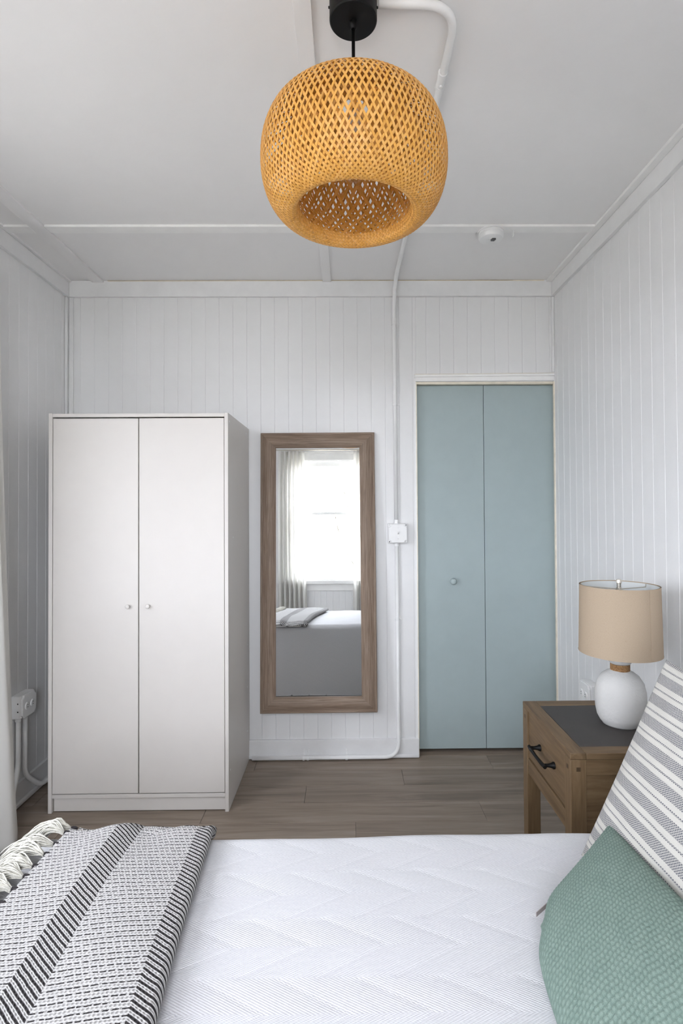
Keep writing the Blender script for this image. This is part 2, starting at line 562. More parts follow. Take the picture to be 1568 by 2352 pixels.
# wall behind the camera with its window opening and an added one for light
v0, v1, vz0, vz1 = WIN_REAR
q0, q1 = WIN_REAR_ADDED[:2]
mb = MB(); ya, yb = YN - .12, YN - TH
mb.box((XL - .12, ya, 0), (q0, yb, ZC)); mb.box((q1, ya, 0), (v0, yb, ZC)); mb.box((v1, ya, 0), (XR + .12, yb, ZC))
for p0_, p1_ in ((v0, v1), (q0, q1)): mb.box((p0_, ya, 0), (p1_, yb, vz0)); mb.box((p0_, ya, vz1), (p1_, yb, ZC))
wall_near = struct(mb.build('wall_near', 'wall_paint'))
board_wall(wall_near, XL, XR, -1.45, lambda a, z: ((a, YN, z), PI), [(v0, v1, [(0, vz0), (vz1, ZC - .004)]), (q0, q1, [(0, vz0), (vz1, ZC - .004)])])
# closet shell
mb = MB(); mb.box((DX0 - .3, YB + .6, 0), (XR + .20, YB + .65, ZC)); mb.box((DX0 - .35, YB + .1, 0), (DX0 - .3, YB + .65, ZC)); mb.box((XR + .15, YB + .1, 0), (XR + .20, YB + .65, ZC))
mb.box((DX0 - .35, YB + .1, ZC - .1), (XR + .20, YB + .65, ZC)); struct(mb.build('wall_closet', 'wall_paint'))

# floor : core and planks
floor = struct(box('floor', (XL - .15, YN - .15, -.10), (XR + .15, YB + .65, -.012), 'dark_gap'))
RW, RL = .152, 1.22
yv = YN - .02; r = 0
offs = [.31, .87, .08, .55, 1.02, .22, .71, .40, .95, .14]
while yv < YB + .6:
    x = XL - RL + offs[r % 10]
    while x < XR:
        a, b = max(x, XL - .01) + .0006, min(x + RL, (XR if yv < YB - .1 else XR + .14) + .01) - .0006
        if b - a > .02:
            cx = (a + b) / 2
            me = MB().box((a - cx, -RW / 2 + .0006, -.012), (b - cx, RW / 2 - .0006, 0)).mesh('floor_plank'); me.materials.append(M['floor_wood'])
            o = bpy.data.objects.new('floor_plank', me); COL.objects.link(o); o.parent = floor; o.location = (cx, yv + RW / 2, 0)
            bv = o.modifiers.new('bevel', 'BEVEL'); bv.width = .0008; bv.segments = 1
        x += RL
    yv += RW; r += 1

# ceiling : core, sheets and battens
ceiling = struct(box('ceiling', (XL - .15, YN - .15, ZC), (XR + .15, YB + .65, ZC + .10), 'ceiling_paint'))
BX = [(-1.363, -1.300), (-.126, -.081)]
xs = [XL, -1.3315, -.1035, XR]; ys = [YN, -.08, 2.358, YB]
for i in range(3):
    for j in range(3):
        box('ceiling_sheet', (xs[i] + .001, ys[j] + .001, ZC - .006), (xs[i + 1] - .001, ys[j + 1] - .001, ZC - .0005), 'ceiling_paint', ceiling)
zb = ZC - .006
for a, b in BX: box('batten', (a, YN, zb - .011), (b, YB, zb), 'ceiling_paint', ceiling, .001)
for a, b in ((2.331, 2.386), (-.11, -.055)):
    for p, q in ((XL, BX[0][0]), (BX[0][1], BX[1][0]), (BX[1][1], XR)):
        box('batten', (p + .001, a, zb - .0105), (q - .001, b, zb), 'white_trim', ceiling, .001)
box('batten', (XR - .045, YN, zb - .012), (XR, YB, zb), 'white_trim', ceiling, .001)
box('batten', (XL, YN, zb - .010), (XL + .030, YB, zb), 'ceiling_paint', ceiling, .001)

# crown boards
CZ0, CZ1, CT = ZC - .094, ZC - .019, .018
def crown(name, a, b): 
    o = struct(box(name, a, b, 'trim_paint', bevel=.0015)); return o
t1 = crown('trim_1', (XL + CT, YB - CT, CZ0), (XR - CT, YB, ZC - .007))
box('caulk_strip', (-1.28, YB - CT - .0006, ZC - .0115), (.90, YB - CT + .001, ZC - .0075), 'tan_paint', t1)
box('caulk_strip', (.90, YB - CT - .0012, ZC - .013), (1.07, YB - CT + .001, ZC - .0075), 'cream_paint', t1)
crown('trim_2', (XL, YN + CT, CZ0), (XL + CT, YB, ZC - .017))
crown('trim_3', (XR - CT, YN + CT, CZ0), (XR, YB, ZC - .019))
crown('trim_4', (XL, YN, CZ0), (XR, YN + CT, ZC - .017))
# corner moulding
o = struct(box('trim_5', (XL, YB - .030, .1), (XL + .012, YB - .0, CZ0), 'trim_paint', bevel=.004))
o = struct(box('trim_6', (XL + .013, YB - .014, .1), (XL + .036, YB, CZ0), 'trim_paint', bevel=.005))
struct(box('trim_7', (XR - .014, YB - .010, DZ1 + .05), (XR, YB, CZ0), 'trim_paint', bevel=.003))

# baseboards with shoe moulding
def baseboard(name, a, b, shoe):
    o = struct(box(name, a, b, 'trim_paint', bevel=.002))
    box('shoe_moulding', shoe[0], shoe[1], 'trim_paint', o, .006, 3); return o
baseboard('baseboard_back', (XL, YB - .016, .002), (DX0 - .001, YB, .098), ((XL, YB - .028, .002), (DX0 - .001, YB - .016, .022)))
baseboard('baseboard_left', (XL, YN, .002), (XL + .016, YB - .03, .10), ((XL + .016, YN, .002), (XL + .030, YB - .03, .024)))
baseboard('baseboard_right', (XR - .016, YN, .002), (XR, YB, .10), ((XR - .030, YN, .002), (XR - .016, YB, .024)))
baseboard('baseboard_near', (XL + .03, YN, .002), (XR - .03, YN + .016, .10), ((XL + .03, YN + .016, .002), (XR - .03, YN + .028, .022)))

# closet casing
TILT = .006
def tilt_box(name, x0, x1, z0, z1, ya, yb, mat, parent=None):
    d = (x1 - x0) * TILT
    mb = MB().add([(x0, ya, z0), (x1, ya, z0 + d), (x1, yb, z0 + d), (x0, yb, z0), (x0, ya, z1), (x1, ya, z1 + d), (x1, yb, z1 + d), (x0, yb, z1)],
                  [(0, 3, 2, 1), (4, 5, 6, 7), (0, 1, 5, 4), (1, 2, 6, 5), (2, 3, 7, 6), (3, 0, 4, 7)])
    return mb.build(name, mat, parent, bevel=.0015, recalc=False)
cas = struct(tilt_box('trim_8', DX0 - .006, XR - .004, 2.014, 2.037, YB - .007, YB + .03, 'white_trim'))
tilt_box('cap_moulding', DX0 - .010, XR - .003, 2.037, 2.050, YB - .013, YB + .01, 'white_trim', cas)
tilt_box('paint_edge', DX0 - .010, XR - .003, 2.050, 2.0525, YB - .012, YB + .004, 'cream_paint', cas)
box('head_stop', (DX0, YB + .004, 2.001), (DX1, YB + .034, 2.0135), 'cream_paint', cas, .001)
jl = struct(box('trim_9', (DX0 - .011, YB - .004, .0), (DX0 - .0015, YB + .05, 2.03), 'white_trim', bevel=.001))
box('paint_edge', (DX0 - .0025, YB - .0045, .0), (DX0 + .002, YB + .03, 2.012), 'cream_paint', jl)
jr = struct(box('trim_10', (XR - .006, YB - .003, .101), (XR + .012, YB + .012, 2.013), 'cream_paint', bevel=.001))

# closet bifold door
door = struct(empty('door_1', (DX0, YB + .03, 0)))
DY0, DY1 = YB + .036, YB + .064
mid = .748
box('door_panel', (DX0 + .004, DY0, .022), (mid - .0012, DY1, 1.9995), 'door_blue', door, .0015)
box('door_panel', (mid + .0012, DY0, .022), (DX1 - .008, DY1, 1.9995), 'door_blue', door, .0015)
k = MB().lathe([(0, -.030), (.008, -.0295), (.0155, -.026), (.0178, -.020), (.016, -.013), (.010, -.008), (.0085, 0), (0, 0)], (.572, DY0, .930), 32, 'y')
k.build('knob', 'door_blue', door, smooth=True)
box('door_track', (DX0 + .002, DY0 + .002, 2.000), (DX1 - .006, DY1, 2.0125), 'dark_gap', door)

# ------------------------------------------------------------------ windows
def window(name, wd, ht, depth, mtx):
    """local: x along wall, y into the room (0 = wall face), z up; opening wd x ht centred on x from z=0"""
    root = struct(empty(name)); root.matrix_world = mtx
    def bx(n, a, b, mat='white_trim', p=root, bev=.002):
        mb = MB().box(a, b); me = mb.mesh(n); me.materials.append(M[mat])
        o = bpy.data.objects.new(n, me); COL.objects.link(o); o.parent = p
        bv = o.modifiers.new('bevel', 'BEVEL'); bv.width = bev; bv.segments = 2
        return o
    h = wd / 2
    for s in (-1, 1): bx('casing', (s * h, 0, -.02), (s * (h + .085), .018, ht + .085))
    bx('casing', (-h, 0, ht), (h, .018, ht + .085))
    bx('cap_moulding', (-h - .10, 0, ht + .085), (h + .10, .03, ht + .105))
    bx('sill', (-h - .11, -.03, -.04), (h + .11, .055, -.0), 'white_trim')
    bx('apron', (-h - .085, 0, -.12), (h + .085, .016, -.04))
    for s in (-1, 1): bx('jamb', (s * (h - .012), -depth, 0), (s * h, -.001, ht))
    bx('head_jamb', (-h + .012, -depth, ht - .012), (h - .012, -.001, ht))
    mz = ht * .555
    for nm, z0, z1, y in (('upper_sash', mz - .012, ht - .012, -.085), ('lower_sash', .0, mz + .012, -.045)):
        s = empty(nm); s.parent = root
        g = h - .012; st = .045
        bx('stile', (-g, y, z0), (-g + st, y + .035, z1), p=s); bx('stile', (g - st, y, z0), (g, y + .035, z1), p=s)
        lo = .07 if nm == 'lower_sash' else .030
        hi = .030 if nm == 'lower_sash' else .05
        bx('rail', (-g + st, y, z0), (g - st, y + .035, z0 + lo), p=s); bx('rail', (-g + st, y, z1 - hi), (g - st, y + .035, z1), p=s)
        bx('pane', (-g + st, y + .015, z0 + lo), (g - st, y + .019, z1 - hi), 'window_glass', s, .0003)
    return root
window('window_1', w1 - w0, wz1 - wz0, .10, Matrix(((0, 1, 0, XL), (-1, 0, 0, (w0 + w1) / 2), (0, 0, 1, wz0), (0, 0, 0, 1))))
window('window_added', q1 - q0, vz1 - vz0, .10, Matrix(((1, 0, 0, (q0 + q1) / 2), (0, 1, 0, YN), (0, 0, 1, vz0), (0, 0, 0, 1))))  # invented window out of view, lets extra daylight onto the back wall
window('window_2', v1 - v0, vz1 - vz0, .10, Matrix(((1, 0, 0, (v0 + v1) / 2), (0, 1, 0, YN), (0, 0, 1, vz0), (0, 0, 0, 1))))

# ------------------------------------------------------------------ curtains
def curtain(name, top, bot, ztop, zbot, label, group=None, nz=60, ease=1.6):
    """top / bot: horizontal paths (lists of (x,y)); cloth runs between them"""
    def resample(pts, n):
        p = np.array(pts, float)
        t = np.linspace(0, len(p) - 1, n); i = np.minimum(t.astype(int), len(p) - 2); f = (t - i)[:, None]
        pm = p[np.maximum(i - 1, 0)]; p0 = p[i]; p1 = p[i + 1]; p2 = p[np.minimum(i + 2, len(p) - 1)]
        return .5 * ((2 * p0) + (-pm + p1) * f + (2 * pm - 5 * p0 + 4 * p1 - p2) * f ** 2 + (-pm + 3 * p0 - 3 * p1 + p2) * f ** 3)
    n = len(top) * 8
    A, B = resample(top, n), resample(bot, n)
    P = np.zeros((nz, n, 3)); UV = np.zeros((nz, n, 2))
    for k in range(nz):
        t = k / (nz - 1); e = t ** ease
        P[k, :, :2] = A * (1 - e) + B * e
        P[k, :, 2] = ztop + (zbot - ztop) * t
    o = grid_mesh(name, P, UV, 'curtain')
    s = o.modifiers.new('solid', 'SOLIDIFY'); s.thickness = .0022
    return tag(o, label, 'curtain', group)


def folds(a0, a1, n, base, amp, swap=False, ph=0):
    out = []
    for k in range(n * 2 + 1):
        t = k / (n * 2); a = a0 + (a1 - a0) * t
        d = base + amp * (1 if (k + ph) % 2 else -1) * (.8 + .4 * random.random())
        out.append((d, a) if swap else (a, d))
    return out
top = folds(2.20, 1.97, 5, XL + .085, .028, True)
bot = [(-1.452, 2.362), (-1.415, 2.335), (-1.350, 2.240), (-1.302, 2.135), (-1.36, 2.10), (-1.42, 2.07), (-1.33, 2.03), (-1.40, 2.00), (-1.43, 1.97), (-1.34, 1.95), (-1.42, 1.92)]
curtain('curtain', top, bot, 2.30, .012, 'white curtain hanging at the left edge between left wall and bed', ease=1.25)
curtain('curtain', folds(.72, .50, 5, XL + .085, .028, True), folds(.75, .46, 5, XL + .10, .04, True), 2.30, .012, 'white curtain on the camera side of the left wall window')
rz = 2.315
def rod(name, a, b, label):
    root = empty(name, a)
    MB().tube([a, b], .009, 12).build('pole', 'nickel', root, smooth=True)
    for p in (a, b): MB().lathe([(0, -.018), (.012, -.014), (.017, 0), (.012, .014), (0, .018)], p, 16).build('finial', 'nickel', root, smooth=True)
    tag(root, label, 'curtain rod')
rod('curtain_rod', (XL + .085, .44, rz), (XL + .085, 2.17, rz), 'thin metal curtain rod above the left wall window')
cx0 = YN + .085
curtain('curtain', folds(-.84, -.53, 6, cx0, .026), folds(-.82, -.47, 6, cx0, .035), 2.40, .02, 'white curtain seen left of the window inside the mirror')
curtain('curtain', folds(.08, .50, 6, cx0, .026), folds(.055, .48, 6, cx0, .035), 2.40, .02, 'white curtain seen right of the window inside the mirror')
rod('curtain_rod', (-.95, cx0, 2.415), (.72, cx0, 2.415), 'thin metal curtain rod above the window behind the bed')

# ------------------------------------------------------------------ wardrobe
WX0, WX1, WY0, WY1, WH = -1.3205, -.5285, 2.411, 2.918, 1.760
wr = tag(empty('wardrobe', ((WX0 + WX1) / 2, (WY0 + WY1) / 2, 0)), 'tall white two door wardrobe standing left of the mirror', 'wardrobe')
T = .0165
box('side_panel', (WX0, WY0, 0), (WX0 + T, WY1, WH), 'wardrobe_white', wr, .0012)
box('side_panel', (WX1 - T, WY0, 0), (WX1, WY1, WH), 'wardrobe_white', wr, .0012)
box('top_panel', (WX0 + T, WY0 + .001, WH - .018), (WX1 - T, WY1 - .005, WH - .002), 'wardrobe_white', wr, .0012)
box('bottom_panel', (WX0 + T, WY0 + .002, .064), (WX1 - T, WY1 - .005, .080), 'wardrobe_white', wr, .0012)
box('plinth', (WX0 + T + .004, WY0 + .012, .004), (WX1 - T - .001, WY0 + .028, .064), 'wardrobe_white', wr, .0012)
box('back_panel', (WX0 + T, WY1 - .005, .06), (WX1 - T, WY1 - .001, WH - .002), 'wardrobe_white', wr)
wm = (WX0 + WX1) / 2
for s in (-1, 1):
    a, b = (WX0 + T + .0022, wm - .0022) if s < 0 else (wm + .0022, WX1 - T - .0022)
    d = box('door', (a, WY0 + .002, .0845), (b, WY0 + .018, WH - .0235), 'wardrobe_white', wr, .0012)
    MB().lathe([(0, -.020), (.0075, -.0195), (.0095, -.017), (.0095, -.013), (.006, -.010), (.005, 0), (0, 0)], (wm + s * .044, WY0 + .002, .905), 24, 'y').build('knob', 'wardrobe_white', d, smooth=True)
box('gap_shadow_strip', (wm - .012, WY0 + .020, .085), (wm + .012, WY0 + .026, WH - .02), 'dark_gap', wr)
for (yy_, zz_) in ((WY0 + .03, 1.725), (WY1 - .08, 1.725), (WY0 + .10, 1.20), (WY1 - .06, .62), (WY0 + .03, .17), (WY1 - .06, .17), (WY1 - .06, .40)):
    MB().lathe([(0, .0012), (.004, .0012), (.0045, 0)], (WX1, yy_, zz_), 12, 'x').build('screw_cap', 'plastic_white', wr)

# ------------------------------------------------------------------ mirror (leans slightly)
MX0, MX1, MZ0, MZ1 = -.462, .146, .268, 1.735
MT = math.radians(2.9)
mir = empty('wall_mirror', ((MX0 + MX1) / 2, YB - .003, MZ1))
tag(mir, 'tall wall mirror in a brown wood-grain frame beside the wardrobe', 'mirror')
HW, HH = (MX1 - MX0) / 2, MZ1 - MZ0
prof = [(0, 0), (0, .020), (.003, .0225), (.010, .0225), (.0125, .019), (.018, .0205), (.030, .0265), (.044, .0295), (.058, .0275), (.070, .0215), (.0775, .014), (.0805, .010), (.0805, 0)]
def frame_piece(c0, c1, inw, mat):
    """piece from outer corner c0 to c1 (x,z local), inward dir inw; 45 degree mitres. local y = 0 back, -y front"""
    c0, c1, inw = Vector(c0), Vector(c1), Vector(inw)
    d = (c1 - c0).normalized(); mb = MB(); n = len(prof)
    for c, s in ((c0, 1), (c1, -1)):
        for q, h in prof:
            p = c + inw * q + d * s * (q + .0003)
            mb.v.append((p.x, -h, p.y))
    for k in range(n): mb.f.append((k, (k + 1) % n, n + (k + 1) % n, n + k))
    mb.f.append(tuple(range(n))); mb.f.append(tuple(range(n, 2 * n))[::-1])
    me = mb.mesh('frame_rail')
    import bmesh
    bm = bmesh.new(); bm.from_mesh(me); bmesh.ops.recalc_face_normals(bm, faces=bm.faces); bm.to_mesh(me); bm.free()
    me.materials.append(M[mat]); me.shade_smooth(); me.set_sharp_from_angle(angle=math.radians(30))
    o = bpy.data.objects.new('frame_rail', me); COL.objects.link(o); o.parent = mir
frame_piece((-HW, 0), (HW, 0), (0, -1), 'frame_wood_x')
frame_piece((-HW, -HH), (HW, -HH), (0, 1), 'frame_wood_x')
frame_piece((-HW, 0), (-HW, -HH), (1, 0), 'frame_wood_z')
frame_piece((HW, 0), (HW, -HH), (-1, 0), 'frame_wood_z')
fi = .079
def local_box(name, a, b, mat, parent):
    me = MB().box(a, b).mesh(name); me.materials.append(M[mat])
    o = bpy.data.objects.new(name, me); COL.objects.link(o); o.parent = parent; return o
local_box('glass', (-HW + fi, -.008, -HH + fi), (HW - fi, -.004, -fi), 'mirror_glass', mir)
local_box('backing', (-HW + .03, -.0035, -HH + .03), (HW - .03, 0, -.03), 'dark_gap', mir)
mir.rotation_euler = (-MT, 0, -.0)
mir.rotation_euler.y = math.radians(-.15)

# ------------------------------------------------------------------ switch, outlets and conduit
def clamp_screw(p, n, root, r=.004):
    MB().lathe([(0, .006), (r * .8, .005), (r, 0)], p, 10).build('screw', 'conduit_paint', root)

sw = tag(empty('switch_box', (.266, YB, 1.195)), 'square white metal light switch box on the back wall', 'switch')
sx0, sx1, sz0, sz1 = .2145, .3185, 1.143, 1.2475
box('box', (sx0, YB - .040, sz0), (sx1, YB, sz1), 'conduit_paint', sw, .005, 3)
# raised cover with notched corners
def cover_poly(x0, x1, z0, z1, c):
    return [(x0 + c, z0), (x1 - c, z0), (x1 - c * .3, z0 + c * .3), (x1, z0 + c), (x1, z1 - c), (x1 - c * .3, z1 - c * .3), (x1 - c, z1), (x0 + c, z1), (x0 + c * .3, z1 - c * .3), (x0, z1 - c), (x0, z0 + c), (x0 + c * .3, z0 + c * .3)]
def slab(poly, f0, f1, mapf):
    mb = MB(); n = len(poly)
    mb.v = [mapf(p, q, f0) for p, q in poly] + [mapf(p, q, f1) for p, q in poly]
    mb.f = [tuple(range(n)), tuple(range(n, 2 * n))[::-1]] + [(k, n + k, n + (k + 1) % n, (k + 1) % n) for k in range(n)]
    return mb
# concave notches at corners leave the screw tabs visible
cv = slab([(sx0 + .018, sz0 + .003), (sx1 - .018, sz0 + .003), (sx1 - .014, sz0 + .014), (sx1 - .003, sz0 + .018), (sx1 - .003, sz1 - .018), (sx1 - .014, sz1 - .014), (sx1 - .018, sz1 - .003),
           (sx0 + .018, sz1 - .003), (sx0 + .014, sz1 - .014), (sx0 + .003, sz1 - .018), (sx0 + .003, sz0 + .018), (sx0 + .014, sz0 + .014)], YB - .050, YB - .040, lambda p, q, f: (p, f, q))
cv = cv.build('cover', 'conduit_paint', sw, bevel=.003, seg=3)
box('toggle_plate', (.2625, YB - .0515, 1.184), (.2735, YB - .050, 1.208), 'plastic_white', cv, .0008)
tg = MB().add([(.2650, YB - .050, 1.190), (.2710, YB - .050, 1.190), (.2710, YB - .050, 1.199), (.2650, YB - .050, 1.199), (.2655, YB - .063, 1.200), (.2705, YB - .063, 1.200), (.2705, YB - .063, 1.206), (.2655, YB - .063, 1.206)],
              [(0, 1, 2, 3), (4, 7, 6, 5), (0, 4, 5, 1), (1, 5, 6, 2), (2, 6, 7, 3), (3, 7, 4, 0)])
tg.build('toggle', 'plastic_white', cv, bevel=.001)
for zz_ in (1.168, 1.226): MB().lathe([(0, -.0015), (.0025, -.001), (.003, 0)], (.268, YB - .050, zz_), 12, 'y').build('screw', 'conduit_paint', cv)
for (xx, zz_) in ((sx0 + .008, sz0 + .008), (sx1 - .008, sz1 - .008)):
    MB().lathe([(0, -.0008), (.0028, -.0006), (.003, 0)], (xx, YB - .040, zz_), 10, 'y').build('screw_hole', 'black_hole', sw)
for (xx, zz_) in ((sx1 - .008, sz0 + .008), (sx0 + .008, sz1 - .008)):
    MB().lathe([(0, -.003), (.0032, -.002), (.004, 0)], (xx, YB - .040, zz_), 10, 'y').build('screw', 'conduit_paint', sw)

CR = .0105
def collar(path, r, root, name='coupling'):
    return MB().tube(path, r, 16).build(name, 'conduit_paint', root, auto=40)

# ceiling-to-switch conduit
cz = zb - .013
c1 = empty('conduit', (.267, 2.2, cz))
tag(c1, 'white painted metal conduit crossing the ceiling and dropping to the switch', 'conduit')
p = arc_path([(.082, 1.288, cz), (.276, 1.288, cz), (.262, 2.80, cz), (.2585, YB - CT - .013, cz - .045), (.2585, YB - CT - .013, 2.47), (.2565, YB - .013, 2.40), (.261, YB - .013, 1.262)], [.10, .35, .10, .06, .06], 10)
MB().tube(p, CR, 16).build('pipe', 'conduit_paint', c1, smooth=True)
def ring_strap(root, cx_, cy_, zc_, wdt, along='y', tab=1):
    """one-hole strap: saddle over the pipe plus a flat tab"""
    q = []
    if along == 'y':      # pipe on the ceiling running in y
        collar([(cx_, cy_ - wdt / 2, zc_), (cx_, cy_ + wdt / 2, zc_)], CR + .0028, root, 'strap')
        box('strap_tab', (cx_ - .004, cy_ + wdt / 2, zb - .010), (cx_ + .004, cy_ + wdt / 2 + .018, zb - .0), 'conduit_paint', root, .001)
    elif along == 'z':    # on back wall running in z
        collar([(cx_, YB - .013, zc_ - wdt / 2), (cx_, YB - .013, zc_ + wdt / 2)], CR + .0022, root, 'strap')
        x0, x1 = (cx_ + CR, cx_ + CR + .016) if tab > 0 else (cx_ - CR - .016, cx_ - CR)
        box('strap_tab', (x0, YB - .003, zc_ - wdt / 2), (x1, YB, zc_ + wdt / 2), 'conduit_paint', root, .001)
        MB().lathe([(0, -.003), (.003, -.002), (.0035, 0)], ((x0 + x1) / 2, YB - .003, zc_), 10, 'y').build('screw', 'conduit_paint', root)
    elif along == 'x':    # along the floor at the back wall
        collar([(cx_ - wdt / 2, YB - .040, .0145), (cx_ + wdt / 2, YB - .040, .0145)], CR + .0022, root, 'strap')
        box('strap_tab', (cx_ - wdt / 2, YB - .020, .022), (cx_ + wdt / 2, YB - .0155, .052), 'conduit_paint', root, .001)
        MB().lathe([(0, -.003), (.003, -.002), (.0035, 0)], (cx_, YB - .020, .042), 10, 'y').build('screw', 'conduit_paint', root)
ring_strap(c1, .2735, 1.50, cz, .014); ring_strap(c1, .2731, 1.545, cz, .010)
collar([(.2733, 1.505, cz), (.2731, 1.540, cz)], CR + .0015, c1)
MB().lathe([(0, -.008), (.004, -.007), (.0042, 0)], (.2731, 1.528, cz - CR), 10).build('screw', 'conduit_paint', c1)
collar([(.2568, YB - .013, 2.318), (.2566, YB - .013, 2.352)], CR + .0025, c1)
MB().lathe([(0, -.004), (.003, -.003), (.0035, 0)], (.2567, YB - .013 - CR - .002, 2.335), 10, 'y').build('screw', 'conduit_paint', c1)
ring_strap(c1, .2585, 0, 1.888, .010, 'z')
collar([(.2612, YB - .014, 1.2475), (.2612, YB - .014, 1.268)], CR + .0025, c1)

c2 = empty('conduit', (.264, YB - .02, .6))
tag(c2, 'white painted conduit running from the switch down to the floor', 'conduit')
p = arc_path([(.262, YB - .013, 1.13), (.2655, YB - .013, .115), (.264, YB - .040, .0155), (-.53, YB - .040, .0145)], [.05, .11], 10)
p = arc_path([(.262, YB - .013, 1.13), (.2655, YB - .013, .17), (.2655, YB - .036, .0145), (-.51, YB - .040, .0145)], [.06, .10], 10)
MB().tube(p, CR, 16).build('pipe', 'conduit_paint', c2, smooth=True)
collar([(.262, YB - .014, 1.126), (.262, YB - .014, 1.143)], CR + .0025, c2)
ring_strap(c2, .2640, 0, .733, .010, 'z')
for xx in (-.216, -.238): ring_strap(c2, xx, 0, 0, .010, 'x')
ring_strap(c2, -.012, 0, 0, .012, 'x')

# left wall outlet
def outlet_box(name, xw, s, y0, y1, z0, z1, label, dep=.052):
    """s=+1: sticks out toward +x from wall at xw"""
    ob = tag(empty(name, (xw, (y0 + y1) / 2, z0)), label, 'outlet')
    f = xw + s * dep
    box('box', (xw, y0, z0), (f - s * .010, y1, z1), 'conduit_paint', ob, .004, 3)
    n = .015
    poly = [(y0 + n, z0), (y1 - n, z0), (y1 - n * .7, z0 + n * .7), (y1, z0 + n), (y1, z1 - n), (y1 - n * .7, z1 - n * .7), (y1 - n, z1), (y0 + n, z1), (y0 + n * .7, z1 - n * .7), (y0, z1 - n), (y0, z0 + n), (y0 + n * .7, z0 + n * .7)]
    cvr = slab(poly, f - s * .010, f, lambda p, q, g: (g, p, q)).build('cover', 'conduit_paint', ob, bevel=.003, seg=3)
    ym, zm = (y0 + y1) / 2, (z0 + z1) / 2
    for k in (-1, 1):
        yk = ym + k * .021
        rc = MB().lathe([(0, s * .004), (.0145, s * .004), (.0165, s * .002), (.017, 0)], (f, yk, zm), 28, 'x').build('receptacle', 'plastic_white', cvr, auto=40)
        for dz in (-.005, .005): box('slot', (f + s * .0035, yk - .0035, zm + dz - .0012), (f + s * .0044, yk + .0035, zm + dz + .0012), 'black_hole', cvr)
    for (a, b) in ((y0 + .006, z1 - .006), (y0 + .006, z0 + .006), (y1 - .006, z1 - .006), (y1 - .006, z0 + .006)):
        MB().lathe([(0, s * .003), (.003, s * .002), (.0038, 0)], (f - s * .010, a, b), 10, 'x').build('screw', 'conduit_paint', ob)
    for zk in (zm + .018, zm - .018):
        if s > 0: MB().lathe([(0, -.0006), (.003, -.0005), (.0032, 0)], (f - .022, y0, zk), 10, 'y').build('knockout_hole', 'black_hole', ob)
    return ob
outlet_box('outlet_box', XL, 1, 2.445, 2.552, .398, .500, 'grey-white metal outlet box on the left wall between curtain and wardrobe')
xc = XL + .036
for nm, pts, rr, lab in (
    ('conduit', [(XL + .018, 2.470, .40), (XL + .018, 2.470, .16), (XL + .034, 2.38, .035), (XL + .042, 2.10, .018)], [.14, .14], 'white conduit bending from left outlet box toward the curtain'),
    ('conduit', [(XL + .018, 2.520, .40), (XL + .018, 2.520, .12), (XL + .045, 2.60, .030), (XL + .045, 2.86, .018)], [.10, .10], 'white conduit bending from left outlet box behind the wardrobe')):
    r_ = tag(empty(nm, pts[0]), lab, 'conduit')
    MB().tube(arc_path(pts, rr, 10), CR, 16).build('pipe', 'conduit_paint', r_, smooth=True)
    a = Vector(pts[0]); collar([a + Vector((0, 0, -.018)), a + Vector((0, 0, -.002))], CR + .003, r_)
    MB().tube([a + Vector((0, 0, -.010)), a + Vector((.0, .020 if nm else 0, -.010))], .0035, 8).build('clamp_screw', 'conduit_paint', r_)
outlet_box('outlet_box', XR, -1, 2.43, 2.535, .425, .528, 'grey-white metal outlet box on the right wall behind the lamp')

# ------------------------------------------------------------------ smoke alarm and hook
sa = tag(empty('smoke_alarm', (.640, 2.372, zb)), 'round white smoke alarm on the ceiling batten', 'smoke alarm')
zs = zb - .0105
MB().lathe([(0, 0), (.056, 0), (.056, -.006), (0, -.006)], (.640, 2.372, zs), 48).build('base', 'plastic_white', sa, auto=40)
MB().lathe([(.052, -.006), (.0535, -.010), (.0535, -.030), (.050, -.036), (.043, -.039), (0, -.040)], (.640, 2.372, zs), 48).build('body', 'plastic_white', sa, auto=35)
for k in range(5):
    y_ = 2.352 + k * .006; hw = .012 - abs(k - 2) * .002
    box('vent_slot', (.648 - hw, y_, zs - .0408), (.648 + hw, y_ + .0025, zs - .0398), 'black_hole', sa)
MB().lathe([(0, -.002), (.006, -.0015), (.0065, 0)], (.625, 2.368, zs - .040), 16).build('test_button', 'plastic_white', sa)
MB().tube([(.640 + .0545 * math.cos(t), 2.372 + .0545 * math.sin(t), zs - .018) for t in np.linspace(0, 2 * PI, 40)], .0009, 6).build('seam_ring', 'conduit_paint', sa)
hk = [(.737, 2.366, zs), (.737, 2.366, zs - .006)] + [(.737 + .0, 2.366 + .009 * math.sin(t), zs - .016 + .010 * math.cos(t)) for t in np.linspace(0, 1.55 * PI, 14)]
tag(MB().tube(hk, .0020, 8).build('cup_hook', 'plastic_white', None, smooth=True), 'small white cup hook in the ceiling beside smoke alarm', 'hook')

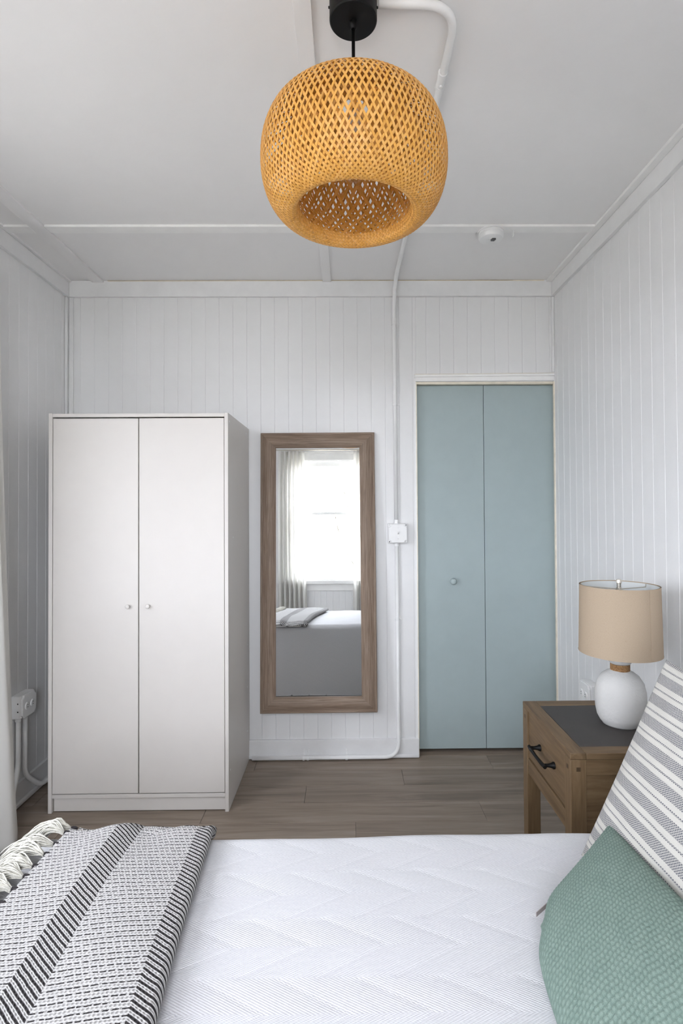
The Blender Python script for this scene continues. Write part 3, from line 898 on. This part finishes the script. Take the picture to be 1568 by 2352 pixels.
# ------------------------------------------------------------------ pendant lamp
LX, LY = .0205, 1.288
pl = tag(empty('pendant_lamp', (LX, LY, 2.05)), 'woven bamboo pendant lamp hanging from a black ceiling rose', 'pendant lamp')
canz = zb - .058
MB().lathe([(0, canz), (.0545, canz), (.057, canz + .0025), (.057, zb), (0, zb)], (LX, LY, 0), 64).build('ceiling_rose', 'black_metal', pl, auto=40)
for s in (-1, 1): MB().lathe([(0, s * .003), (.0025, s * .0028), (.003, 0)], (LX + s * .057, LY, canz + .035), 12, 'x').build('screw', 'black_metal', pl)
MB().lathe([(0, 0), (.009, 0), (.009, -.014), (.006, -.018), (0, -.018)], (LX, LY, canz), 20).build('cord_grip', 'black_metal', pl, auto=40)
MB().tube([(LX, LY, canz), (LX, LY, 2.265)], .0042, 12).build('cord', 'black_metal', pl, smooth=True)
MB().lathe([(0, 2.284), (.018, 2.280), (.018, 2.250), (.016, 2.246), (0, 2.246)], (LX, LY, 0), 24).build('socket', 'plastic_white', pl, auto=40)
MB().lathe([(.013, 2.247), (.014, 2.228), (.020, 2.204), (.031, 2.172), (.034, 2.150), (.030, 2.128), (.017, 2.114), (0, 2.110)], (LX, LY, 0), 32).build('bulb', 'bulb_glass', pl, smooth=True)
shade = empty('shade', (LX, LY, 2.05)); shade.parent = pl; shade.location = (0, 0, 0)
# profile of the woven body: from the top opening, over the belly, round the rim, up the inner layer
def bez(pts, n):
    p = np.array(pts, float); out = []
    t = np.linspace(0, len(p) - 1, n); i = np.minimum(t.astype(int), len(p) - 2); f = (t - i)[:, None]
    pm = p[np.maximum(i - 1, 0)]; p0 = p[i]; p1 = p[i + 1]; p2 = p[np.minimum(i + 2, len(p) - 1)]
    return .5 * ((2 * p0) + (-pm + p1) * f + (2 * pm - 5 * p0 + 4 * p1 - p2) * f ** 2 + (-pm + 3 * p0 - 3 * p1 + p2) * f ** 3)
ZO = 2.05
key = [(.040, 2.296), (.090, 2.296), (.149, 2.284), (.192, 2.253), (.2135, 2.211), (.2205, 2.166), (.2180, 2.118), (.205, 2.076), (.182, 2.045), (.156, 2.032), (.139, 2.038), (.134, 2.058)]
key2 = [(.134, 2.058), (.145, 2.088), (.160, 2.124), (.168, 2.164), (.162, 2.204), (.142, 2.240), (.108, 2.266), (.066, 2.281), (.040, 2.285)]
def strip_mesh(keys, sign, turns_rate, w, amp, ph0, period_n, extra):
    pr = bez(keys, 1500)
    d = np.sqrt((np.diff(pr, axis=0) ** 2).sum(1)); s = np.concatenate([[0], np.cumsum(d)])
    rr = np.interp(np.linspace(0, s[-1], 3000), s, pr[:, 0]); zz = np.interp(np.linspace(0, s[-1], 3000), s, pr[:, 1]); ss = np.linspace(0, s[-1], 3000)
    tan = turns_rate(ss / s[-1])                      # tan of the angle to the meridian
    phi = np.concatenate([[0], np.cumsum(np.diff(ss) * (tan[1:] / rr[1:]))])
    # crossings happen when 2*phi advances by 2pi/N
    cr = 2 * phi * period_n / (2 * PI)
    ncr = int(cr[-1])
    seg = np.linspace(0, cr[-1], ncr * 3 + 1)
    r_ = np.interp(seg, cr, rr); z_ = np.interp(seg, cr, zz); f_ = np.interp(seg, cr, phi); t_ = np.interp(seg, cr, tan); s_ = np.interp(seg, cr, ss)
    # meridian tangent / normal
    dr = np.gradient(r_, s_); dz = np.gradient(z_, s_); L = np.hypot(dr, dz) + 1e-9; dr /= L; dz /= L
    nr, nz_ = -dz, dr                                # outward normal in (r,z) for a top-to-bottom path
    if not extra: nr, nz_ = -nr, -nz_
    off = amp * np.cos(PI * seg + (0 if sign > 0 else PI)) + ph0
    f2 = sign * f_
    er = np.stack([np.cos(f2), np.sin(f2), 0 * f2], -1); et = np.stack([-np.sin(f2), np.cos(f2), 0 * f2], -1); ez = np.array([0, 0, 1.])
    mer = dr[:, None] * er + dz[:, None] * ez
    nor = nr[:, None] * er + nz_[:, None] * ez
    c = np.cos(np.arctan(t_))[:, None]; sn = np.sin(np.arctan(t_))[:, None] * sign
    wid = et * c - mer * sn                           # across the strip
    P = r_[:, None] * er + (z_ - ZO)[:, None] * ez + nor * off[:, None]
    # keep strips from overlapping where the body narrows
    wl = np.minimum(w, (2 * PI * r_ / period_n) * c[:, 0] * .80)[:, None]
    th = .00035
    ring = np.stack([P - wid * wl / 2 - nor * th, P + wid * wl / 2 - nor * th, P + wid * wl / 2 + nor * th, P - wid * wl / 2 + nor * th], 1)   # (n,4,3)
    UV = np.stack([np.tile(np.array([0, .006, .006, 0]), (len(seg), 1)), np.tile(s_[:, None], (1, 4))], -1)
    n = len(seg); mb = MB(); mb.v = [tuple(q) for q in ring.reshape(-1, 3)]
    for i in range(n - 1):
        for k in range(4):
            k2 = (k + 1) % 4; mb.f.append((i * 4 + k, i * 4 + k2, i * 4 + 4 + k2, i * 4 + 4 + k))
    mb.f.append((3, 2, 1, 0)); e = (n - 1) * 4; mb.f.append((e, e + 1, e + 2, e + 3))
    mb.uvs = UV.reshape(-1, 2)
    me = mb.mesh('bamboo_strip'); me.materials.append(M['bamboo']); return me
N1, N2 = 98, 46
rate1 = lambda t: .47 + .62 * np.clip((t - .60) / .36, 0, 1) ** 1.4
rate2 = lambda t: .95 - .40 * np.clip(t / .35, 0, 1)
for sign in (1, -1):
    me1 = strip_mesh(key, sign, rate1, .0049, .0007, 0, N1, True)
    me2 = strip_mesh(key2, sign, rate2, .0072, .0007, 0, N2, True)
    for me, N in ((me1, N1), (me2, N2)):
        for k in range(N):
            o = bpy.data.objects.new('bamboo_strip', me); COL.objects.link(o); o.parent = shade
            o.rotation_euler = (0, 0, 2 * PI * k / N)
rg = MB().tube([(.040 * math.cos(t), .040 * math.sin(t), 2.296 - ZO) for t in np.linspace(0, 2 * PI, 48)], .003, 8)
me = rg.mesh('top_ring', True); me.materials.append(M['black_metal'])
o = bpy.data.objects.new('top_ring', me); COL.objects.link(o); o.parent = shade
mb = MB()
for k in range(3):
    a = 2 * PI * k / 3 + .5
    mb.tube([(.018 * math.cos(a), .018 * math.sin(a), 2.272 - ZO), (.040 * math.cos(a), .040 * math.sin(a), 2.296 - ZO)], .0018, 8)
me = mb.mesh('spider', True); me.materials.append(M['black_metal'])
o = bpy.data.objects.new('spider', me); COL.objects.link(o); o.parent = shade

# ------------------------------------------------------------------ nightstand
NX0, NX1, NY0, NY1, NZ = .640, 1.085, 1.573, 2.000, .620
ns = tag(empty('nightstand', ((NX0 + NX1) / 2, (NY0 + NY1) / 2, 0)), 'brown wooden nightstand with a dark inset top and black drawer pull', 'nightstand')
LG = .046
for x in (NX0, NX1 - LG):
    for y in (NY0, NY1 - LG):
        lg = box('leg', (x, y, 0), (x + LG, y + LG, NZ - .019), 'night_wood_z', ns, .0015)
        fy = y - .0006 if y == NY0 else y + LG - .0010
        box('peg', (x + .017, fy, NZ - .052), (x + .029, fy + .0016, NZ - .040), 'peg_wood', lg, .0003)
        if x == NX0: box('peg', (x - .0006, y + .017, NZ - .052), (x + .001, y + .029, NZ - .040), 'peg_wood', lg, .0003)
tz0 = NZ - .018
box('top_rail', (NX0, NY0, tz0), (NX0 + .046, NY1, NZ), 'night_wood_y', ns, .0015)
box('top_rail', (NX1 - .046, NY0, tz0), (NX1, NY1, NZ), 'night_wood_y', ns, .0015)
box('top_rail', (NX0 + .0465, NY0, tz0), (NX1 - .0465, NY0 + .046, NZ), 'night_wood_x', ns, .0015)
box('top_rail', (NX0 + .0465, NY1 - .046, tz0), (NX1 - .0465, NY1, NZ), 'night_wood_x', ns, .0015)
box('inset_top', (NX0 + .0475, NY0 + .047, tz0 + .002), (NX1 - .0475, NY1 - .047, NZ - .001), 'slate', ns, .0006)
# front : drawer between legs
dy0, dy1 = NY0 + LG, NY1 - LG
dr = box('drawer', (NX0 + .006, dy0 + .002, .437), (NX0 + .026, dy1 - .002, NZ - .022), 'night_wood_y', ns, .0012)
box('front_rail', (NX0 + .002, dy0, .380), (NX0 + .028, dy1, .433), 'night_wood_y', ns, .0012)
box('drawer_box', (NX0 + .028, dy0 + .01, .440), (NX1 - .03, dy1 - .01, NZ - .03), 'night_wood_x', dr)
# pull
py0, py1, pz = 1.713, 1.838, .520
hm = MB()
hm.tube([(NX0 - .028, py0 - .012, pz), (NX0 - .030, py0 + .010, pz), (NX0 - .031, (py0 + py1) / 2, pz), (NX0 - .030, py1 - .010, pz), (NX0 - .028, py1 + .012, pz)], [.0058, .0062, .0052, .0062, .0058], 12)
for y in (py0, py1):
    hm.lathe([(0, 0), (.011, 0), (.011, -.004), (.0075, -.010), (.0055, -.020), (.0060, -.032), (0, -.033)], (NX0 + .006, y, pz), 16, 'x')
hm.build('pull', 'black_metal', dr, auto=45)
# sides and back
for y, s in ((NY0, 1), (NY1, -1)):
    yo = y if s > 0 else y - .022
    box('side_rail', (NX0 + LG, yo + (.002 if s > 0 else 0), NZ - .064), (NX1 - LG, yo + .022, NZ - .019), 'night_wood_x', ns, .0012)
    box('side_panel', (NX0 + LG, yo + .007, .43), (NX1 - LG, yo + .015, NZ - .064), 'night_wood_x', ns)
    box('side_rail', (NX0 + LG, yo + (.002 if s > 0 else 0), .380), (NX1 - LG, yo + .022, .43), 'night_wood_x', ns, .0012)
box('back_panel', (NX1 - .03, dy0, .38), (NX1 - .012, dy1, NZ - .019), 'night_wood_y', ns)

# ------------------------------------------------------------------ table lamp
TX, TY = .897, 1.792
tl = tag(empty('table_lamp', (TX, TY, NZ)), 'white ceramic table lamp with beige drum shade on the nightstand', 'table lamp')
z0 = NZ - .0008
MB().lathe([(0, z0), (.056, z0), (.058, z0 + .004), (.063, z0 + .009), (.072, z0 + .026), (.0765, z0 + .050), (.0785, z0 + .080), (.0775, z0 + .108), (.071, z0 + .136), (.058, z0 + .157), (.043, z0 + .168), (.032, z0 + .173), (.028, z0 + .176), (.026, z0 + .20), (0, z0 + .20)], (TX, TY, 0), 64).build('body', 'ceramic', tl, smooth=True)
for k in range(7):
    zk = z0 + .1735 + k * .0034
    MB().tube([(TX + .0282 * math.cos(t), TY + .0282 * math.sin(t), zk + .0004 * math.sin(3 * t + k)) for t in np.linspace(0, 2 * PI, 40)], .0021, 8).build('rope_turn', 'rope', tl, smooth=True)
MB().lathe([(.022, z0 + .196), (.031, z0 + .197), (.036, z0 + .203), (.0375, z0 + .213), (.036, z0 + .2165), (.012, z0 + .217), (.012, z0 + .24), (0, z0 + .24)], (TX, TY, 0), 40).build('collar', 'ceramic', tl, auto=50)
SZ0, SZ1, SR0, SR1 = .853, 1.072, .1265, .122
TS = .0022
prof_s = [(SR0 - TS, SZ0), (SR0, SZ0), (SR1, SZ1), (SR1 - TS, SZ1), (SR0 - TS, SZ0)]
n = 96
def drum(name, ra, rb, za, zb_, mat, parent, flip=False):
    a = np.linspace(0, 2 * PI, n + 1); t = np.linspace(0, 1, 9)
    A, Tt = np.meshgrid(a, t, indexing='ij'); rr = ra + (rb - ra) * Tt
    P = np.stack([TX + rr * np.cos(A), TY + rr * np.sin(A), za + (zb_ - za) * Tt], -1)
    UV = np.stack([A * .13, P[..., 2]], -1)
    if flip: P = P[::-1]; UV = UV[::-1]
    return grid_mesh(name, P, UV, mat, parent)
sh = drum('shade', SR0, SR1, SZ0, SZ1, 'linen', tl)
drum('lining', SR0 - TS, SR1 - TS, SZ0, SZ1, 'shade_lining', sh, True)
for rr, zz_ in ((SR0, SZ0), (SR1, SZ1)):
    MB().lathe([(rr - TS - .0008, zz_ + .0015), (rr - TS - .0008, zz_ - .0012), (rr + .0006, zz_ - .0012), (rr + .0006, zz_ + .0015)], (TX, TY, 0), n).build('rim', 'linen', sh, auto=50)
sa_ = math.radians(-72)
MB().add([(TX + (r_ + dr_) * math.cos(sa_ + da), TY + (r_ + dr_) * math.sin(sa_ + da), z_) for (r_, z_) in ((SR0, SZ0), (SR1, SZ1)) for dr_, da in ((-.001, -.009), (.0011, -.008), (.0011, .008), (-.001, .009))],
         [(0, 1, 5, 4), (1, 2, 6, 5), (2, 3, 7, 6)]).build('seam', 'linen', sh)
mb = MB()
for k in range(3):
    a = 2 * PI * k / 3 + .35
    mb.tube([(TX + .006 * math.cos(a), TY + .006 * math.sin(a), SZ1 - .012), (TX + (SR1 - .004) * math.cos(a), TY + (SR1 - .004) * math.sin(a), SZ1 - .012), (TX + (SR1 - .003) * math.cos(a), TY + (SR1 - .003) * math.sin(a), SZ1 - .002)], .0018, 8)
mb.build('spider', 'nickel', sh)
MB().tube([(TX, TY, z0 + .235), (TX, TY, SZ1 - .012)], .004, 10).build('rod', 'nickel', tl, smooth=True)
MB().lathe([(0, SZ1 - .016), (.009, SZ1 - .016), (.009, SZ1 - .008), (.0065, SZ1 - .006), (.0065, SZ1 + .006), (.0085, SZ1 + .008), (.0085, SZ1 + .018), (.0075, SZ1 + .020), (0, SZ1 + .0205)], (TX, TY, 0), 24).build('finial', 'nickel', tl, auto=40)
MB().lathe([(0, z0 + .24), (.013, z0 + .24), (.017, z0 + .26), (.028, z0 + .29), (.029, z0 + .31), (.020, z0 + .334), (0, z0 + .341)], (TX, TY, 0), 28).build('bulb', 'plastic_white', tl, smooth=True)

# ------------------------------------------------------------------ bed
BX0, BX1, BY0, BY1, BZ = -.795, 1.045, .06, 1.332, .552
bed = tag(empty('bed', ((BX0 + BX1) / 2, (BY0 + BY1) / 2, 0)), 'bed under the white quilt, its head against the right wall', 'bed')
box('mattress', (BX0 + .03, BY0 + .03, .32), (BX1, BY1 - .03, BZ - .022), 'mattress', bed, .03, 4)
box('box_spring', (BX0 + .03, BY0 + .03, .14), (BX1, BY1 - .03, .318), 'mattress', bed, .02, 3)
for x in (BX0 + .06, BX1 - .11):
    for y in (BY0 + .06, BY1 - .11): box('leg', (x, y, 0), (x + .05, y + .05, .14), 'night_wood_z', bed, .003)
box('headboard', (BX1 + .004, BY0 - .02, .0), (BX1 + .044, BY1 + .02, .92), 'night_wood_y', bed, .004)

# quilt
ST = .0052; RC = .042; DROP = .545
s = np.arange(BX0 - DROP, BX1 + .001, ST); t = np.arange(BY0 - DROP, BY1 + DROP, ST)
S, Tg = np.meshgrid(s, t, indexing='ij')
ix0, iy0, iy1 = BX0 + RC, BY0 + RC, BY1 - RC
cxp = np.maximum(S, ix0); cyp = np.clip(Tg, iy0, iy1)
ex, ey = S - cxp, Tg - cyp
L = np.hypot(ex, ey); nxv, nyv = np.divide(ex, L, out=np.zeros_like(L), where=L > 0), np.divide(ey, L, out=np.zeros_like(L), where=L > 0)
arc = RC * PI / 2
ang = np.clip(L / RC, 0, PI / 2)
out = RC * np.sin(ang) + np.maximum(L - arc, 0) * .035
zd = RC * (1 - np.cos(ang)) + np.maximum(L - arc, 0)
lim = BZ - .009
zd = np.minimum(zd, lim + 0 * zd)
# gentle drape waves on the hanging sides and a soft lumpy top
hang = np.clip((L - arc) / .3, 0, 1)
wave = .004 * np.sin(S * 9 + 1.2) * np.abs(nyv) + .010 * np.sin(Tg * 10) * np.abs(nxv) + .02 * np.sin(np.arctan2(nyv, nxv) * 6) * (np.abs(nxv * nyv) * 2)
out = out + hang * wave
X = cxp + nxv * out; Y = cyp + nyv * out
lump = .0018 * np.sin(S * 7.3 + .6) * np.sin(Tg * 6.1 + 1.1) + .0010 * np.sin(S * 17 + 2) * np.sin(Tg * 13)
edge = .003 * np.sin(S * 5.2 - .5) * np.clip((Tg - (BY1 - .25)) / .2, 0, 1)
Z = BZ - zd + (lump + edge) * (1 - hang)
ROW = .131
rowi = np.floor(Tg / ROW); yy_ = np.abs(Tg - (rowi + .5) * ROW)
php = (S + 1.9 * yy_ + rowi % 2 * .067) / .134
fr = php - np.floor(php); dline = np.minimum(fr, 1 - fr) * .134
groove = -np.exp(-(dline / .0042) ** 2) * .0016 + .0002 * np.cos(fr * 2 * PI + PI)
rdist = np.minimum(yy_, ROW / 2 - yy_)
puff = groove * (1 - .75 * np.clip((L - .02) / .05, 0, 1))
nlen = np.sin(ang)
X += nxv * nlen * puff; Y += nyv * nlen * puff; Z += np.cos(ang) * puff
q = grid_mesh('quilt', np.stack([X, Y, Z], -1), np.stack([S, Tg], -1), 'quilt')
sm = q.modifiers.new('solid', 'SOLIDIFY'); sm.thickness = .006; sm.offset = -1
tag(q, 'white chevron stitched quilt covering the bed', 'quilt')

# ------------------------------------------------------------------ folded throw
th_ = tag(empty('throw_blanket', (-.5, .8, BZ)), 'folded black and white woven throw with tassels on the bed', 'throw blanket')
TY0, TY1 = .16, 1.352
def throw_layer(name, xl, xr, zt, zb_, rfold, wav, uoff):
    """U shaped sheet folded at the right"""
    nt, na, nb = 90, 24, 60
    vv_ = np.linspace(TY0, TY1, 170)
    path = []
    R_ = (zt - zb_) / 2
    for k in np.linspace(0, 1, nt): path.append((xl + (xr - R_ - xl) * k, zt))
    for k in np.linspace(0, PI, na)[1:-1]: path.append((xr - R_ + R_ * math.sin(k) * rfold, (zt + zb_) / 2 + R_ * math.cos(k)))
    for k in np.linspace(0, 1, nb): path.append((xr - R_ + (xl + .01 - xr + R_) * k, zb_))
    path = np.array(path); sl = np.concatenate([[0], np.cumsum(np.hypot(*np.diff(path, axis=0).T))])
    P = np.zeros((len(path), len(vv_), 3)); UV = np.zeros((len(path), len(vv_), 2))
    Yg = vv_[None, :]
    xx = path[:, 0][:, None] + .010 * np.sin(Yg * 5.0 + .5) + (1.335 - Yg) * (.03 + .075 * (path[:, 0][:, None] + .668) / .35) - .017 * (path[:, 0][:, None] + .668) / .35
    farw = np.clip((Yg - 1.08) / .25, 0, 1)
    topw = np.clip((path[:, 1] - zb_) / (zt - zb_), 0, 1)[:, None]
    zz = path[:, 1][:, None] + topw * wav * (.0035 * np.sin(xx * 17 + Yg * 9) + farw ** 2 * (.009 * np.cos((xx + .545) * 2 * PI / .15) * .8 + .010 * np.exp(-((xx + .33) / .03) ** 2) - .006))
    qe = np.clip(Yg - (BY1 - .042), 0, .0385)
    zz = zz - (.042 - np.sqrt(.042 ** 2 - qe ** 2)) - np.clip(Yg - 1.10, 0, 1) * .02 * topw
    yy2 = Yg + 0 * xx + .006 * np.sin(xx * 22) * farw
    # droop over the far edge of the bed
    P[..., 0] = xx; P[..., 1] = yy2; P[..., 2] = zz
    UV[..., 0] = (uoff + sl)[:, None]; UV[..., 1] = Yg
    o = grid_mesh(name, P, UV, 'throw_weave', th_)
    sd = o.modifiers.new('solid', 'SOLIDIFY'); sd.thickness = .0075; sd.offset = 0
    return o
ZT = BZ + .033
throw_layer('outer_fold', -.668, -.318, ZT, BZ + .0125, 1.0, 1.0, 0)
throw_layer('inner_fold', -.655, -.335, BZ + .0255, BZ + .0198, 1.0, .25, .06)
# tassels along the left edge
kk = 0
for y in np.arange(1.318, TY0, -.0385):
    kk += 1
    y = y + random.uniform(-.005, .005)
    x0 = -.668 + .010 * math.sin(y * 5.0 + .5) + (1.335 - y) * .03
    zt0 = ZT - .004 - max(0, y - 1.10) * .02 - (.042 - math.sqrt(.042 ** 2 - min(.038, max(0, y - BY1 + .042)) ** 2))
    ts = MB()
    dirx = random.uniform(-.32, .30); ln = random.uniform(.080, .110)
    for q_ in range(48):
        a = random.uniform(-1, 1); b = random.uniform(-.5, 1)
        l = ln * random.uniform(.70, 1.08)
        pts = []; ph_ = random.uniform(0, 6); wv = random.uniform(.001, .0035)
        for i in range(9):
            tt = i / 8
            spread = .002 + .019 * math.sin(min(1, tt * 1.1) * PI * .58)
            x = x0 - .005 - l * tt
            yy3 = y + a * spread + dirx * l * tt + wv * math.sin(ph_ + tt * 8)
            z = zt0 + .003 + b * spread * .70 + .016 * math.sin(tt * PI * .75) - .042 * tt ** 2.2 + wv * math.cos(ph_ * 1.7 + tt * 9)
            z = max(z, BZ + .005 if x > BX0 + .03 else BZ - .03)
            pts.append((x, yy3, z))
        ts.tube(pts, [.0010, .0013, .0014, .0014, .0014, .0014, .0013, .0010, .0006], 5)
    tsl = ts.build('tassel', 'wool', th_, smooth=True, recalc=False)
    kn = MB().lathe([(0, .011), (.003, .0095), (.0050, .005), (.0054, -.002), (.0042, -.007), (0, -.010)], (x0 - .001, y + .004, zt0 + .001), 14, 'x')
    kn.build('knot', 'dark_yarn', tsl, smooth=True)

# ------------------------------------------------------------------ cushions
def cushion(name, corners, thick, mat, nu=120, nv=120, label='', pw=.42, pinch=.10, stitch=None, wr=0.0, pinch_low=None, soft=0.0):
    if pinch_low is None: pinch_low = pinch
    """corners: A(bottom far) B(top far) C(top near) D(bottom near); front side bulges along normal"""
    A, B, C, D = [np.array(c, float) for c in corners]
    nrm = np.cross(B - A, D - A); nrm /= np.linalg.norm(nrm)
    h = np.linalg.norm(B - A); wdt = np.linalg.norm(D - A)
    root = None; objs = []
    # closed surface: front (v -1..1) then back, sharing the seam
    v = np.linspace(-1, 1, nv); u = np.linspace(-1, 1, nu)
    V, U = np.meshgrid(v, u, indexing='ij')
    def surf(side):
        # pull edges in between corners
        uu = U * (1 - pinch * (1 - V ** 2) * U ** 2 * .5); vv2 = V * (1 - pinch * (1 - U ** 2) * V ** 2 * .5)
        uu = U * (1 - pinch * (1 - np.abs(V) ** 2.5)) if False else U - np.sign(U) * pinch * .5 * (1 - V ** 2) * np.abs(U) ** 3
        vv2 = V - np.sign(V) * np.where(V < 0, pinch_low, pinch) * .5 * (1 - U ** 2) * np.abs(V) ** 3
        a, b = (vv2 + 1) / 2, (uu + 1) / 2
        P = (A * ((1 - a) * (1 - b))[..., None] + B * (a * (1 - b))[..., None] + C * (a * b)[..., None] + D * ((1 - a) * b)[..., None])
        hh = thick * (np.clip((1 - U ** 2), 0, 1) * np.clip((1 - V ** 2), 0, 1)) ** pw
        if wr:
            ce = np.abs(U * V) ** 2
            hh = hh + wr * np.sin(U * 14 + V * 5) * np.sin(V * 9 - U * 3) * (.25 + ce) * np.clip((1 - U ** 2) * (1 - V ** 2) * 4, 0, 1)
        st = None
        if stitch is not None:
            px_, py_ = stitch
            sx_ = U * wdt / 2; sy_ = V * h / 2
            sx_, sy_ = sx_ + .0016 * np.sin(sy_ * 70 + sx_ * 23) + .0010 * np.sin(sy_ * 190), sy_ + .0016 * np.sin(sx_ * 60 + 1.0) + .0008 * np.sin(sx_ * 230 + sy_ * 40)
            rw = np.floor(sx_ / px_)
            f1 = sx_ / px_ - rw
            f2 = sy_ / py_ + .5 * (rw % 2)
            f2 = f2 - np.floor(f2)
            st = np.sin(PI * f1) ** .7 * (np.clip(np.sin(PI * f2), 0, 1) ** .6)
            hh = hh + st * .0028 * np.clip((1 - np.maximum(np.abs(U), np.abs(V))) * 30, 0, 1)
        if soft:
            P = P + ((A + B + C + D) / 4 - A) * (soft * np.exp(-((U + 1) ** 2 + (V + 1) ** 2) / .10))[..., None]
        P = P + nrm * (hh * side)[..., None]
        return P, st
    Pf, sf = surf(1.0); Pb, sb = surf(-.5)
    Pb = Pb[:, ::-1]
    P = np.concatenate([Pf, Pb[:, 1:-1]], 1)         # loop around u; closed
    Uc = np.concatenate([U, U[:, ::-1][:, 1:-1]], 1); Vc = np.concatenate([V, V[:, 1:-1]], 1)
    UV = np.stack([Uc * wdt / 2, Vc * h / 2], -1)
    o = grid_mesh(name, P, UV, mat, closed=True)
    if sf is not None:
        at = o.data.attributes.new('stitch', 'FLOAT', 'POINT')
        S_ = np.concatenate([sf, sb[:, ::-1][:, 1:-1]], 1)
        at.data.foreach_set('value', S_.reshape(-1).astype(np.float32))
    tag(o, label, 'cushion')
    return o
SA, SB = np.array([.512, 1.205, .565]), np.array([.712, 1.215, .990])
SC, SD = SB + np.array([.02, -.50, 0.0]), SA + np.array([.02, -.50, 0.0])
sp = cushion('striped_cushion', (SA, SB, SC, SD), .078, 'stripe_fabric', 100, 100, 'cream cushion with navy stripes leaning behind the green cushion', .42, .10, None, .006)
tc = cushion('knitted_cushion', ((.318, .985, .588), (.548, 1.145, .668), (.55, .66, .72), (.292, .60, .588)), .085, 'knit', 300, 190, 'sage green knitted cushion at the front of the bed', .40, .15, (.0082, .0080), pinch_low=-.10, soft=.16)
tgm = MB().add([(.350, 1.026, .565), (.397, 1.064, .566), (.3965, 1.065, .566), (.3495, 1.027, .565), (.350, 1.026, .573), (.397, 1.064, .574), (.3965, 1.065, .574), (.3495, 1.027, .573)],
               [(0, 3, 2, 1), (4, 5, 6, 7), (0, 1, 5, 4), (1, 2, 6, 5), (2, 3, 7, 6), (3, 0, 4, 7)])
tgm.build('care_tag', 'tag', tc)
wp = cushion('bed_pillow', ((.74, 1.20, .575), (.965, 1.20, .87), (.965, .45, .87), (.74, .45, .575)), .09, 'white_cotton', 60, 60, 'plain white pillow propped between headboard and striped cushion', .42, .08)
wp['category'] = 'pillow'

# ------------------------------------------------------------------ outdoors seen through the window in the mirror
struct(box('ground', (-40, -60, -1.0), (40, 60, -.8), 'lawn'))
def bare_tree(x, y, h, label, seed):
    rd = random.Random(seed); root = empty('bare_tree', (x, y, -.8)); tag(root, label, 'tree')
    tr_ = MB(); br = MB()
    def grow(p, d, l, r, lev, mb):
        pts = [p]; dd = d.copy()
        for i in range(5):
            dd = (dd + Vector((rd.uniform(-.18, .18), rd.uniform(-.18, .18), rd.uniform(-.03, .12)))).normalized()
            pts.append(pts[-1] + dd * l / 5)
        mb.tube(pts, [r * (1 - .11 * i) for i in range(6)], 6)
        if lev < 3:
            for k in range(3 if lev else 5):
                i = rd.randint(2, 5)
                nd = (dd + Vector((rd.uniform(-.9, .9), rd.uniform(-.9, .9), rd.uniform(-.1, .6)))).normalized()
                grow(pts[i], nd, l * .62, r * .5, lev + 1, br)
    grow(Vector((x, y, -.85)), Vector((0, 0, 1)), h * .55, h * .0055, 0, tr_)
    tr_.build('trunk', 'bark', root, smooth=True, recalc=False); br.build('branches', 'bark', root, smooth=True, recalc=False)
bare_tree(-.9, -7.5, 6.0, 'bare tree outside, left one in the mirrored window', 3)
bare_tree(.5, -9.0, 6.5, 'bare tree outside, right one in the mirrored window', 8)
